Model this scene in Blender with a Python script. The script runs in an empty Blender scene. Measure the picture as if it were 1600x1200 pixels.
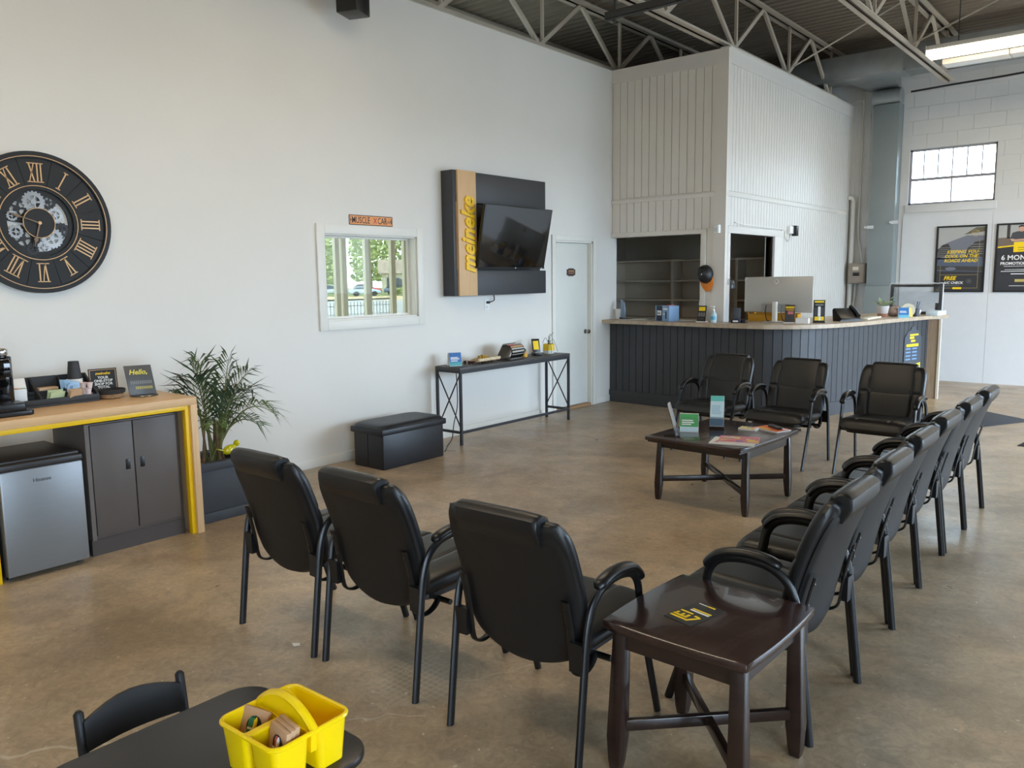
import bpy, bmesh, math, random
from mathutils import Matrix, Vector
random.seed(7)
S = bpy.context.scene
COL = S.collection
PI = math.pi

# ------------------------------------------------------------------ camera
YAW, PITCH, ROLL, FPX, EYE = 0.694020668, 0.130395935, -0.0125615862, 1258.37, 1.64
cam_d = bpy.data.cameras.new('camera'); cam = bpy.data.objects.new('camera', cam_d); COL.objects.link(cam)
cam_d.sensor_fit = 'HORIZONTAL'; cam_d.sensor_width = 36.0; cam_d.lens = FPX / 1600.0 * 36.0
cam_d.clip_start = 0.05; cam_d.clip_end = 400
fw = Vector((-math.sin(YAW) * math.cos(PITCH), math.cos(YAW) * math.cos(PITCH), -math.sin(PITCH)))
rt = fw.cross(Vector((0, 0, 1))).normalized(); up = rt.cross(fw)
r2 = rt * math.cos(ROLL) + up * math.sin(ROLL); u2 = up * math.cos(ROLL) - rt * math.sin(ROLL)
cam.matrix_world = Matrix(((r2.x, u2.x, -fw.x, 0), (r2.y, u2.y, -fw.y, 0), (r2.z, u2.z, -fw.z, EYE), (0, 0, 0, 1)))
S.camera = cam

# ------------------------------------------------------------------ sky and exposure
W = bpy.data.worlds.new('sky'); S.world = W; W.use_nodes = True
bg = W.node_tree.nodes['Background']
bg.inputs[0].default_value = (0.62, 0.80, 1.0, 1); bg.inputs[1].default_value = SKY_STRENGTH = 17.0
S.view_settings.view_transform = 'Standard'; S.view_settings.look = 'None'
S.view_settings.exposure = 0.0; S.view_settings.gamma = 1.0; S.view_settings.use_curve_mapping = False
S.cycles.use_denoising = True
S.cycles.max_bounces = 8; S.cycles.diffuse_bounces = 5; S.cycles.glossy_bounces = 4
S.cycles.sample_clamp_indirect = 6.0
LAMP = 19.0          # emission of the fluorescent tubes
def portal(name, loc, rot, sx, sy):
    d = bpy.data.lights.new(name, 'AREA'); d.shape = 'RECTANGLE'; d.size = sx; d.size_y = sy
    d.cycles.is_portal = True
    o = bpy.data.objects.new(name, d); o.location = loc; o.rotation_euler = rot; COL.objects.link(o)
portal('daylight_storefront', (3.30, 9.7, 1.6), (0, PI / 2, 0), 2.6, 6.8)
portal('daylight_added_opening', (3.30, -1.0, 1.6), (0, PI / 2, 0), 2.6, 3.2)
portal('daylight_back_window', (-2.80, 13.72, 3.10), (-PI / 2, 0, 0), 1.15, 0.82)
portal('daylight_side_room', (-7.75, 6.0, 1.6), (0, -PI / 2, 0), 2.6, 11.0)

# ------------------------------------------------------------------ materials
def lin(c):
    return tuple(((v / 255.0) / 12.92 if v / 255.0 <= 0.04045 else ((v / 255.0 + 0.055) / 1.055) ** 2.4) for v in c)
MATS = {}
def mat(name, rgb, rough=0.5, metal=0.0, var=0.0, vscale=8.0, bump=0.0, bscale=120.0, coat=0.0, spec=0.5, emit=None, estr=0.0, stretch=None):
    if name in MATS: return MATS[name]
    m = bpy.data.materials.new(name); m.use_nodes = True; nt = m.node_tree; N = nt.nodes; L = nt.links
    b = N['Principled BSDF']; c = lin(rgb)
    b.inputs['Base Color'].default_value = (*c, 1); b.inputs['Roughness'].default_value = rough
    b.inputs['Metallic'].default_value = metal; b.inputs['Coat Weight'].default_value = coat
    b.inputs['Specular IOR Level'].default_value = spec
    if emit:
        b.inputs['Emission Color'].default_value = (*lin(emit), 1); b.inputs['Emission Strength'].default_value = estr
    tc = N.new('ShaderNodeTexCoord'); src = tc.outputs['Object']
    if stretch:
        mp = N.new('ShaderNodeMapping'); mp.inputs['Scale'].default_value = stretch; L.new(src, mp.inputs[0]); src = mp.outputs[0]
    n = N.new('ShaderNodeTexNoise'); n.inputs['Scale'].default_value = vscale; n.inputs['Detail'].default_value = 6; L.new(src, n.inputs['Vector'])
    r = N.new('ShaderNodeValToRGB'); v = max(var, 0.015)
    r.color_ramp.elements[0].position = 0.3; r.color_ramp.elements[1].position = 0.7
    r.color_ramp.elements[0].color = (*[x * (1 - v) for x in c], 1); r.color_ramp.elements[1].color = (*[min(1, x * (1 + v)) for x in c], 1)
    L.new(n.outputs['Fac'], r.inputs[0]); L.new(r.outputs[0], b.inputs['Base Color'])
    if bump:
        n2 = N.new('ShaderNodeTexNoise'); n2.inputs['Scale'].default_value = bscale; n2.inputs['Detail'].default_value = 3; L.new(tc.outputs['Object'], n2.inputs['Vector'])
        bp = N.new('ShaderNodeBump'); bp.inputs['Strength'].default_value = bump; bp.inputs['Distance'].default_value = 0.003
        L.new(n2.outputs['Fac'], bp.inputs['Height']); L.new(bp.outputs[0], b.inputs['Normal'])
    MATS[name] = m; return m

def glass_mat(name, tint=(1, 1, 1), refl=0.12, rough=0.0, fres=1.0):
    m = bpy.data.materials.new(name); m.use_nodes = True; nt = m.node_tree; N = nt.nodes; L = nt.links
    for x in list(N):
        if x.type == 'BSDF_PRINCIPLED': N.remove(x)
    t = N.new('ShaderNodeBsdfTransparent'); t.inputs[0].default_value = (*tint, 1)
    g = N.new('ShaderNodeBsdfGlossy'); g.inputs['Roughness'].default_value = rough
    fr = N.new('ShaderNodeFresnel'); fr.inputs[0].default_value = 1.5
    mu = N.new('ShaderNodeMath'); mu.operation = 'MULTIPLY_ADD'; mu.inputs[1].default_value = fres; mu.inputs[2].default_value = refl
    mu.use_clamp = True
    mx = N.new('ShaderNodeMixShader'); L.new(fr.outputs[0], mu.inputs[0]); L.new(mu.outputs[0], mx.inputs[0])
    L.new(t.outputs[0], mx.inputs[1]); L.new(g.outputs[0], mx.inputs[2]); L.new(mx.outputs[0], N['Material Output'].inputs[0])
    MATS[name] = m; return m

def wood_mat(name, dark, light, rough=0.45, scale=(30, 2.5, 30), coat=0.0):
    if name in MATS: return MATS[name]
    m = bpy.data.materials.new(name); m.use_nodes = True; nt = m.node_tree; N = nt.nodes; L = nt.links; b = N['Principled BSDF']
    tc = N.new('ShaderNodeTexCoord'); mp = N.new('ShaderNodeMapping'); mp.inputs['Scale'].default_value = scale; L.new(tc.outputs['Object'], mp.inputs[0])
    n = N.new('ShaderNodeTexNoise'); n.inputs['Scale'].default_value = 1.3; n.inputs['Detail'].default_value = 8; n.inputs['Distortion'].default_value = 0.6; L.new(mp.outputs[0], n.inputs['Vector'])
    r = N.new('ShaderNodeValToRGB'); r.color_ramp.elements[0].position = 0.32; r.color_ramp.elements[1].position = 0.68
    r.color_ramp.elements[0].color = (*lin(dark), 1); r.color_ramp.elements[1].color = (*lin(light), 1)
    L.new(n.outputs['Fac'], r.inputs[0]); L.new(r.outputs[0], b.inputs['Base Color']); b.inputs['Roughness'].default_value = rough; b.inputs['Coat Weight'].default_value = coat
    MATS[name] = m; return m

def floor_mat():
    m = bpy.data.materials.new('polished_concrete'); m.use_nodes = True; nt = m.node_tree; N = nt.nodes; L = nt.links; b = N['Principled BSDF']
    tc = N.new('ShaderNodeTexCoord')
    def noise(sc, det=8, dis=0.0, rough=0.6):
        n = N.new('ShaderNodeTexNoise'); n.inputs['Scale'].default_value = sc; n.inputs['Detail'].default_value = det
        n.inputs['Distortion'].default_value = dis; n.inputs['Roughness'].default_value = rough; L.new(tc.outputs['Object'], n.inputs['Vector']); return n
    def ramp(src, p0, c0, p1, c1):
        r = N.new('ShaderNodeValToRGB'); r.color_ramp.elements[0].position = p0; r.color_ramp.elements[1].position = p1
        r.color_ramp.elements[0].color = (*c0, 1); r.color_ramp.elements[1].color = (*c1, 1); L.new(src, r.inputs[0]); return r
    def mix(fac, a, bb, mode='MIX'):
        x = N.new('ShaderNodeMix'); x.data_type = 'RGBA'; x.blend_type = mode
        if isinstance(fac, float): x.inputs[0].default_value = fac
        else: L.new(fac, x.inputs[0])
        for s, i in ((a, 6), (bb, 7)):
            if isinstance(s, tuple): x.inputs[i].default_value = (*s, 1)
            else: L.new(s, x.inputs[i])
        return x.outputs[2]
    big = ramp(noise(0.7, 6, 0.4).outputs['Fac'], 0.35, lin((166, 144, 115)), 0.68, lin((208, 187, 158)))
    mid = ramp(noise(2.6, 8, 0.8).outputs['Fac'], 0.3, (0.48, 0.48, 0.48), 0.72, (1.06, 1.02, 0.97))
    c = mix(0.75, big.outputs[0], mid.outputs[0], 'MULTIPLY')
    fine = ramp(noise(18, 10, 1.6, 0.75).outputs['Fac'], 0.35, (0.58, 0.58, 0.58), 0.68, (1.18, 1.16, 1.13))
    c = mix(0.7, c, fine.outputs[0], 'MULTIPLY')
    # rusty patches, pale worn scuffs and small paint specks
    rust = ramp(noise(1.9, 5, 0.5).outputs['Fac'], 0.60, (0, 0, 0), 0.75, (0.5, 0.5, 0.5))
    c = mix(rust.outputs[0], c, lin((150, 116, 84)))
    scuff = ramp(noise(5.5, 10, 2.0, 0.75).outputs['Fac'], 0.58, (0, 0, 0), 0.74, (0.42, 0.42, 0.42))
    c = mix(scuff.outputs[0], c, lin((190, 178, 158)))
    spk = ramp(noise(30, 2, 0.0).outputs['Fac'], 0.70, (0, 0, 0), 0.73, (0.75, 0.75, 0.75))
    c = mix(spk.outputs[0], c, lin((205, 196, 182)))
    dk = ramp(noise(17, 2, 0.0).outputs['Fac'], 0.76, (0, 0, 0), 0.79, (0.7, 0.7, 0.7))
    c = mix(dk.outputs[0], c, lin((60, 50, 42)))
    # leftover grout of old small tiles in one worn spot
    sx = N.new('ShaderNodeSeparateXYZ'); L.new(tc.outputs['Object'], sx.inputs[0])
    vd = N.new('ShaderNodeVectorMath'); vd.operation = 'DISTANCE'; vd.inputs[1].default_value = (-2.32, 2.15, 0.0); L.new(tc.outputs['Object'], vd.inputs[0])
    na = N.new('ShaderNodeMath'); na.operation = 'MULTIPLY_ADD'; na.inputs[1].default_value = 0.35; na.inputs[2].default_value = -0.17; L.new(noise(6, 6).outputs['Fac'], na.inputs[0])
    ad = N.new('ShaderNodeMath'); ad.operation = 'ADD'; L.new(vd.outputs['Value'], ad.inputs[0]); L.new(na.outputs[0], ad.inputs[1])
    mk = ramp(ad.outputs[0], 0.10, (1, 1, 1), 0.24, (0, 0, 0))
    br = N.new('ShaderNodeTexBrick'); br.offset = 0.0; br.inputs['Scale'].default_value = 1.0; br.inputs['Brick Width'].default_value = 0.03; br.inputs['Row Height'].default_value = 0.03
    br.inputs['Mortar Size'].default_value = 0.003; br.inputs['Color1'].default_value = (0.1, 0.1, 0.1, 1); br.inputs['Color2'].default_value = (0.1, 0.1, 0.1, 1); br.inputs['Mortar'].default_value = (0.5, 0.5, 0.5, 1)
    L.new(tc.outputs['Object'], br.inputs['Vector'])
    gm = mix(1.0, mk.outputs[0], br.outputs['Color'], 'MULTIPLY')
    c = mix(gm, c, lin((196, 186, 168)))
    L.new(c, b.inputs['Base Color'])
    rr = ramp(noise(3.2, 6, 0.5).outputs['Fac'], 0.3, (0.27, 0.27, 0.27), 0.75, (0.46, 0.46, 0.46)); L.new(rr.outputs[0], b.inputs['Roughness'])
    b.inputs['Specular IOR Level'].default_value = 0.5
    bp = N.new('ShaderNodeBump'); bp.inputs['Strength'].default_value = 0.08; bp.inputs['Distance'].default_value = 0.004
    L.new(noise(9, 6, 0.6).outputs['Fac'], bp.inputs['Height']); L.new(bp.outputs[0], b.inputs['Normal'])
    return m

WALL = mat('wall_paint', (221, 218, 211), 0.75, var=0.02, vscale=1.2, bump=0.05, bscale=160)
OFFICE = mat('office_board_paint', (224, 218, 208), 0.55, var=0.02, vscale=3)
TRIM = mat('trim_paint', (224, 222, 214), 0.45)
BLOCKM = mat('painted_block', (214, 214, 212), 0.7, var=0.03, vscale=2, bump=0.25, bscale=90)
SHEETM = mat('white_wall_board', (216, 217, 218), 0.5, var=0.01)
LEATH = mat('black_leather', (17, 17, 18), 0.40, var=0.12, vscale=30, bump=0.12, bscale=420)
LEATHB = mat('black_vinyl_shell', (14, 14, 15), 0.5, var=0.1, vscale=30, bump=0.10, bscale=500)
BMETAL = mat('black_metal', (12, 12, 13), 0.38, var=0.05)
ARMP = mat('black_arm_plastic', (15, 15, 16), 0.36, var=0.05, bump=0.04, bscale=300)
ESP = wood_mat('espresso_wood', (28, 17, 14), (44, 27, 22), 0.28, (8, 60, 60), 0.25)
ESPT = wood_mat('espresso_top', (38, 24, 21), (58, 38, 32), 0.22, (6, 40, 40), 0.3)
OAK = wood_mat('light_oak', (196, 156, 110), (208, 170, 124), 0.5, (60, 3, 60))
OAKP = wood_mat('light_oak_panel', (206, 168, 122), (216, 180, 136), 0.55, (60, 60, 3))
GOLDY = mat('yellow_paint', (238, 190, 8), 0.4)
YEL = mat('print_yellow', (246, 208, 24), 0.5)
WHITE = mat('print_white', (236, 236, 232), 0.5)
BLACK = mat('print_black', (24, 24, 25), 0.5)
DGREY = mat('print_grey', (62, 62, 64), 0.5)
CAB = mat('cabinet_taupe', (84, 76, 71), 0.5, var=0.03)
CHAR = mat('charcoal_board', (52, 53, 56), 0.5, var=0.03)
STEEL = mat('brushed_steel', (150, 152, 154), 0.38, 0.85, var=0.05, vscale=3, stretch=(1, 1, 30))
PLAST = mat('black_plastic', (18, 18, 19), 0.35)
GLOSSB = mat('gloss_black', (8, 8, 9), 0.06, coat=0.3)
CHROME = mat('chrome', (210, 210, 210), 0.15, 1.0)
GALV = mat('galvanised_duct', (150, 155, 156), 0.45, 0.55, var=0.10, vscale=5)
JOIST = mat('joist_paint', (176, 166, 150), 0.6, var=0.05)
DECKM = mat('deck_paint', (120, 110, 97), 0.75, var=0.07, vscale=3)
PLANKM = mat('counter_board_paint', (57, 58, 61), 0.5, var=0.06, vscale=14, bump=0.25, bscale=40)
CTOP = wood_mat('counter_top_wood', (168, 148, 124), (190, 172, 148), 0.4, (10, 10, 10))
PAPER = mat('paper', (232, 230, 226), 0.7)
RUBBER = mat('dark_mat', (52, 54, 58), 0.9, var=0.15, vscale=90, bump=0.5, bscale=300)
SILV = mat('silver_plastic', (186, 182, 174), 0.35, 0.25)
GREEN = mat('palm_green', (62, 84, 46), 0.5, var=0.25, vscale=20)
BLUEP = mat('print_blue', (58, 110, 170), 0.5)
TEAL = mat('print_teal', (80, 160, 165), 0.5)
GRN = mat('print_green', (70, 160, 90), 0.5)
ORG = mat('orange', (228, 130, 30), 0.55)
CARD = mat('brown_card', (186, 148, 112), 0.7, var=0.04)
CLEARP = glass_mat('clear_acrylic', (0.93, 0.95, 0.96), 0.06)
PANE = glass_mat('window_glass', (0.96, 0.98, 0.97), 0.02)
TINT = glass_mat('tinted_glass', (0.50, 0.50, 0.47), 0.0, 0.0, 0.2)  # tint added to dim the overbright view outside
INPANE = glass_mat('inner_pane', (0.84, 0.83, 0.78), 0.0, 0.0, 0.08)

# ------------------------------------------------------------------ mesh helpers
XF = {}
def frame(o, r, u):
    r = Vector(r).normalized(); u = Vector(u).normalized(); n = r.cross(u).normalized(); o = Vector(o)
    return Matrix(((r.x, u.x, n.x, o.x), (r.y, u.y, n.y, o.y), (r.z, u.z, n.z, o.z), (0, 0, 0, 1)))
class MB:
    def __init__(s, xf=None): s.v = []; s.f = []; s.xf = xf
    def P(s, p):
        p = Vector(p); s.v.append(tuple(s.xf @ p) if s.xf else tuple(p)); return len(s.v) - 1
    def F(s, *i): s.f.append(tuple(i)); return s
    def poly(s, pts): s.f.append(tuple(s.P(p) for p in pts)); return s
    def box(s, x0, y0, z0, x1, y1, z1):
        a = [s.P((x, y, z)) for z in (z0, z1) for y in (y0, y1) for x in (x0, x1)]
        for q in ((0, 2, 3, 1), (4, 5, 7, 6), (0, 1, 5, 4), (2, 6, 7, 3), (0, 4, 6, 2), (1, 3, 7, 5)): s.F(*[a[k] for k in q])
        return s
    def cbox(s, c, d): return s.box(c[0] - d[0] / 2, c[1] - d[1] / 2, c[2] - d[2] / 2, c[0] + d[0] / 2, c[1] + d[1] / 2, c[2] + d[2] / 2)
    def bar(s, p0, p1, w, h, up=(0, 0, 1)):
        p0 = Vector(p0); p1 = Vector(p1); d = (p1 - p0).normalized(); u = Vector(up)
        if abs(d.dot(u)) > 0.98: u = Vector((0, 1, 0))
        x = d.cross(u).normalized(); y = x.cross(d)
        a = [s.P(p + x * (sx * w / 2) + y * (sy * h / 2)) for p in (p0, p1) for sx, sy in ((-1, -1), (1, -1), (1, 1), (-1, 1))]
        for q in ((3, 2, 1, 0), (4, 5, 6, 7), (0, 1, 5, 4), (1, 2, 6, 5), (2, 3, 7, 6), (3, 0, 4, 7)): s.F(*[a[k] for k in q])
        return s
    def tube(s, path, r, n=8, r2=None, side=None, caps=True, scale=None):
        path = [Vector(p) for p in path]; rings = []; px = None
        for i, p in enumerate(path):
            d = (path[min(i + 1, len(path) - 1)] - path[max(i - 1, 0)]).normalized()
            if side: x = (Vector(side) - d * Vector(side).dot(d)).normalized()
            else:
                if px is None: px = d.orthogonal().normalized()
                x = (px - d * px.dot(d)).normalized(); px = x
            y = d.cross(x); k = scale[i] if scale else 1.0; rr = r[i] if isinstance(r, (list, tuple)) else r
            rings.append([s.P(p + x * math.cos(2 * PI * j / n) * rr * k + y * math.sin(2 * PI * j / n) * (r2 or rr) * k) for j in range(n)])
        for a, b in zip(rings, rings[1:]):
            for j in range(n): s.F(a[j], a[(j + 1) % n], b[(j + 1) % n], b[j])
        if caps: s.F(*rings[0][::-1]); s.F(*rings[-1])
        return s
    def lathe(s, prof, c=(0, 0, 0), n=24, sx=1.0, sy=1.0):
        rings = []
        for r, z in prof: rings.append([s.P((c[0] + r * math.cos(2 * PI * j / n) * sx, c[1] + r * math.sin(2 * PI * j / n) * sy, c[2] + z)) for j in range(n)])
        for a, b in zip(rings, rings[1:]):
            for j in range(n): s.F(a[j], a[(j + 1) % n], b[(j + 1) % n], b[j])
        s.F(*rings[0][::-1]); s.F(*rings[-1]); return s
    def prism(s, pts, z0, z1):
        a = [s.P((x, y, z0)) for x, y in pts]; b = [s.P((x, y, z1)) for x, y in pts]; n = len(pts)
        s.F(*a[::-1]); s.F(*b)
        for j in range(n): s.F(a[j], a[(j + 1) % n], b[(j + 1) % n], b[j])
        return s
    def ring(s, r0, r1, z0, z1, n=48, a0=0.0, a1=2 * PI):
        full = abs(a1 - a0 - 2 * PI) < 1e-6; m = n if full else n + 1
        q = [[s.P((r * math.cos(a0 + (a1 - a0) * j / n), r * math.sin(a0 + (a1 - a0) * j / n), z)) for j in range(m)] for r, z in ((r0, z0), (r1, z0), (r1, z1), (r0, z1))]
        for j in range(n):
            k = (j + 1) % m
            for t in range(4): s.F(q[t][j], q[t][k], q[(t + 1) % 4][k], q[(t + 1) % 4][j])
        if not full: s.F(q[0][0], q[1][0], q[2][0], q[3][0]); s.F(q[3][n], q[2][n], q[1][n], q[0][n])
        return s
def rrect(w, h, r, n=5, cx=0.0, cy=0.0):
    o = []
    for sx, sy, a in ((1, 1, 0), (-1, 1, 90), (-1, -1, 180), (1, -1, 270)):
        for k in range(n + 1):
            t = math.radians(a + 90.0 * k / n); o.append((cx + sx * (w / 2 - r) + r * math.cos(t), cy + sy * (h / 2 - r) + r * math.sin(t)))
    return o
def crom(pts, n=6):
    pts = [Vector(p) for p in pts]; out = []
    for i in range(len(pts) - 1):
        a = pts[max(i - 1, 0)]; b = pts[i]; c = pts[i + 1]; d = pts[min(i + 2, len(pts) - 1)]
        for k in range(n):
            t = k / n; out.append(0.5 * ((2 * b) + (c - a) * t + (2 * a - 5 * b + 4 * c - d) * t * t + (3 * b - a - 3 * c + d) * t ** 3))
    return out + [pts[-1]]
def mesh(name, mb, m, bevel=0.0, seg=2, smooth=None):
    me = bpy.data.meshes.new(name); me.from_pydata(mb.v, [], mb.f)
    bm = bmesh.new(); bm.from_mesh(me); bmesh.ops.recalc_face_normals(bm, faces=bm.faces)
    if bevel:
        es = [e for e in bm.edges if len(e.link_faces) == 2 and e.calc_face_angle(0) > 0.6]
        bmesh.ops.bevel(bm, geom=es, offset=bevel, segments=seg, affect='EDGES', profile=0.5, clamp_overlap=True)
    bm.to_mesh(me); bm.free()
    if smooth is None: smooth = bool(bevel)
    if smooth:
        me.polygons.foreach_set('use_smooth', [True] * len(me.polygons)); me.set_sharp_from_angle(angle=math.radians(40))
    me.materials.append(m); return me
def base_m(p): return XF[p.name] if p is not None else None
def link(name, me, parent=None):
    o = bpy.data.objects.new(name, me); COL.objects.link(o)
    if parent is not None: o.parent = parent; XF[o.name] = XF[parent.name]
    else: XF[o.name] = Matrix()
    return o
def obj(name, mb, m, parent=None, local=False, **k):
    """one mesh object; vertices are given in world space unless local"""
    if parent is not None and not local:
        inv = XF[parent.name].inverted(); mb.v = [tuple(inv @ Vector(v)) for v in mb.v]
    return link(name, mesh(name, mb, m, **k), parent)
def tag(o, label, cat, group=None):
    o['label'] = label; o['category'] = cat
    if group: o['group'] = group
    return o
def thing(name, label, cat, loc=(0, 0, 0), rz=0.0, group=None):
    o = bpy.data.objects.new(name, None); COL.objects.link(o); o.empty_display_size = 0.1
    o.location = loc; o.rotation_euler = (0, 0, rz); XF[o.name] = Matrix.Translation(Vector(loc)) @ Matrix.Rotation(rz, 4, 'Z')
    return tag(o, label, cat, group)
def single(name, mb, m, label, cat, loc=None, group=None, **k):
    """a one-mesh thing with its origin at loc"""
    if loc is not None: mb.v = [tuple(Vector(v) - Vector(loc)) for v in mb.v]
    o = link(name, mesh(name, mb, m, **k)); o.location = loc or (0, 0, 0); XF[o.name] = Matrix.Translation(Vector(loc or (0, 0, 0)))
    return tag(o, label, cat, group)
def struct(name, mb, m, parent=None, **k):
    o = obj(name, mb, m, parent, **k)
    if parent is None: o['kind'] = 'structure'
    return o
def dup(root, loc, rz, label, group=None):
    def cp(o, par):
        c = o.copy(); COL.objects.link(c)
        if par is not None: c.parent = par
        for ch in [x for x in KIDS.get(o.name, [])]: cp(ch, c)
        return c
    KIDS = {}
    for x in COL.objects:
        if x.parent: KIDS.setdefault(x.parent.name, []).append(x)
    r = cp(root, None); r.location = loc; r.rotation_euler = (0, 0, rz); r['label'] = label
    if group: r['group'] = group
    return r
def text(s, size, m, parent, xf, name='lettering', shear=0.0, extrude=0.0008, bold=0.0, align='LEFT', sx=1.0):
    cu = bpy.data.curves.new('t', 'FONT'); cu.body = s; cu.size = size; cu.shear = shear; cu.extrude = extrude; cu.offset = bold
    cu.align_x = align; cu.resolution_u = 2; cu.fill_mode = 'BOTH'
    t = bpy.data.objects.new('t', cu); COL.objects.link(t); bpy.context.view_layer.update()
    me = bpy.data.meshes.new_from_object(t.evaluated_get(bpy.context.evaluated_depsgraph_get()))
    bpy.data.objects.remove(t); bpy.data.curves.remove(cu)
    mm = XF[parent.name].inverted() @ xf @ Matrix.Diagonal((sx, 1, 1, 1)); me.transform(mm)
    me.materials.clear(); me.materials.append(m); me.name = name
    return link(name, me, parent)
def lines(parent, xf, m, rows, name='print_line', t=0.0006):
    """small print too fine to read: one thin strip for each row (u0, v, width, height)"""
    b = MB(xf)
    for u, v, w, h in rows: b.box(u, v, 0, u + w, v + h, t)
    return obj(name, b, m, parent)
# ================================================================== THE SETTING
WX, YB, XB, YW, TOPZ, DECKZ = -5.82, 9.07, -4.24, 13.66, 4.245, 5.05
fl = struct('floor', MB().box(-8.0, -3.1, -0.12, 3.6, 13.9, 0.0), floor_mat())
def ribbon(pts, w, z=0.0004):
    b = MB(); a = []
    for i, (x, y) in enumerate(pts):
        d = Vector((pts[min(i + 1, len(pts) - 1)][0] - pts[max(i - 1, 0)][0], pts[min(i + 1, len(pts) - 1)][1] - pts[max(i - 1, 0)][1], 0)).normalized()
        n = Vector((-d.y, d.x, 0)) * w * random.uniform(0.3, 0.8); a.append((b.P((x + n.x, y + n.y, z)), b.P((x - n.x, y - n.y, z))))
    for p, q in zip(a, a[1:]): b.F(p[0], p[1], q[1], q[0])
    return b
CRK = mat('pale_filler', (188, 176, 158), 0.7, var=0.1, vscale=30)
def crack(p0, p1, w, n=24, amp=0.02):
    pts = []
    for i in range(n + 1):
        t = i / n; pts.append((p0[0] + (p1[0] - p0[0]) * t + random.uniform(-amp, amp), p0[1] + (p1[1] - p0[1]) * t + random.uniform(-amp, amp)))
    obj('crack', ribbon(pts, w), CRK, fl)
crack((-3.30, 0.60), (-2.72, 1.32), 0.013); crack((-2.72, 1.32), (-2.1, 2.0), 0.006); crack((-2.2, 2.2), (-1.2, 4.1), 0.004, 40)
crack((-1.2, 4.1), (-0.7, 5.0), 0.004, 20)

# left partition wall with its window and door openings
wl = MB(); X0, X1 = WX - 0.12, WX
WIN = (4.445, 5.55, 1.285, 2.05); DOO = (7.82, 8.62, 0.0, 2.085)
for y0, y1, z0, z1 in ((-3.0, WIN[0], 0, TOPZ), (WIN[0], WIN[1], 0, WIN[2]), (WIN[0], WIN[1], WIN[3], TOPZ), (WIN[1], DOO[0], 0, TOPZ), (DOO[0], DOO[1], DOO[3], TOPZ), (DOO[1], YB + 0.02, 0, TOPZ)):
    wl.box(X0, y0, z0, X1, y1, z1)
wall_left = struct('wall_left', wl, WALL)
for i, (y0, y1) in enumerate(((-3.0, 7.755), (8.70, 9.03))):
    struct('baseboard_left' if i == 0 else 'baseboard_corner', MB().box(WX, y0, 0, WX + 0.014, y1, 0.085), TRIM, bevel=0.004)

def casing(par, xf, w, h, cw, t, bottom=True, m=TRIM):
    """flat boards around an opening of w x h (origin at its lower left), proud by t"""
    obj('casing_board', MB(xf).box(-cw, 0 if not bottom else -cw, 0, 0, h + cw, t), m, par, bevel=0.004)
    obj('casing_board', MB(xf).box(w, 0 if not bottom else -cw, 0, w + cw, h + cw, t), m, par, bevel=0.004)
    obj('casing_board', MB(xf).box(0, h, 0, w, h + cw, t), m, par, bevel=0.004)
    if bottom: obj('casing_board', MB(xf).box(0, -cw, 0, w, 0, t), m, par, bevel=0.004)
FL = lambda y, z, off=0.0: frame((WX + off, y, z), (0, 1, 0), (0, 0, 1))
# window_1: interior window, lined opening with a single pane
b = MB(); y0, y1, z0, z1 = WIN
for q in ((y0, y1, z0 - 0.001, z0 + 0.012), (y0, y1, z1 - 0.012, z1 + 0.001), (y0 - 0.001, y0 + 0.012, z0, z1), (y1 - 0.012, y1 + 0.001, z0, z1)): b.box(X0 + 0.002, q[0], q[2], X1, q[1], q[3])
w1 = struct('window_1', b, TRIM)
casing(w1, FL(y0, z0), y1 - y0, z1 - z0, 0.085, 0.022)
obj('stop_bead', MB().box(X0 + 0.005, y0 + 0.012, z0 + 0.012, X0 + 0.03, y0 + 0.03, z1 - 0.012).box(X0 + 0.005, y1 - 0.03, z0 + 0.012, X0 + 0.03, y1 - 0.012, z1 - 0.012).box(X0 + 0.005, y0 + 0.03, z0 + 0.012, X0 + 0.03, y1 - 0.03, z0 + 0.03).box(X0 + 0.005, y0 + 0.03, z1 - 0.03, X0 + 0.03, y1 - 0.03, z1 - 0.012), TRIM, w1)
obj('pane', MB().box(X0 + 0.014, y0 + 0.02, z0 + 0.02, X0 + 0.018, y1 - 0.02, z1 - 0.02), INPANE, w1)
# door_1
y0, y1, z0, z1 = DOO
b = MB()
for q in ((y0 - 0.001, y0 + 0.02, 0, z1), (y1 - 0.02, y1 + 0.001, 0, z1), (y0, y1, z1 - 0.02, z1 + 0.001)): b.box(X0, q[0], q[2], X1, q[1], q[3])
d1 = struct('door_1', b, TRIM); casing(d1, FL(y0, 0), y1 - y0, z1, 0.065, 0.02, bottom=False)
obj('door_leaf', MB().box(WX - 0.10, y0 + 0.022, 0.035, WX - 0.06, y1 - 0.022, z1 - 0.022), mat('door_paint', (214, 214, 206), 0.5), d1, bevel=0.003)
obj('threshold', MB().box(WX - 0.10, y0 + 0.02, 0, WX - 0.005, y1 - 0.02, 0.03), wood_mat('threshold_wood', (150, 112, 76), (176, 138, 100), 0.5), d1)
k = obj('door_knob', MB(frame((WX - 0.06, 8.545, 0.955), (0, 1, 0), (0, 0, 1))).lathe([(0.03, 0), (0.03, 0.008), (0.012, 0.012), (0.012, 0.035), (0.026, 0.042), (0.03, 0.056), (0.022, 0.068), (0.004, 0.07)], n=18), mat('nickel', (170, 165, 155), 0.25, 0.9), d1, smooth=True)
k['label'] = 'round brushed nickel knob'

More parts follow.
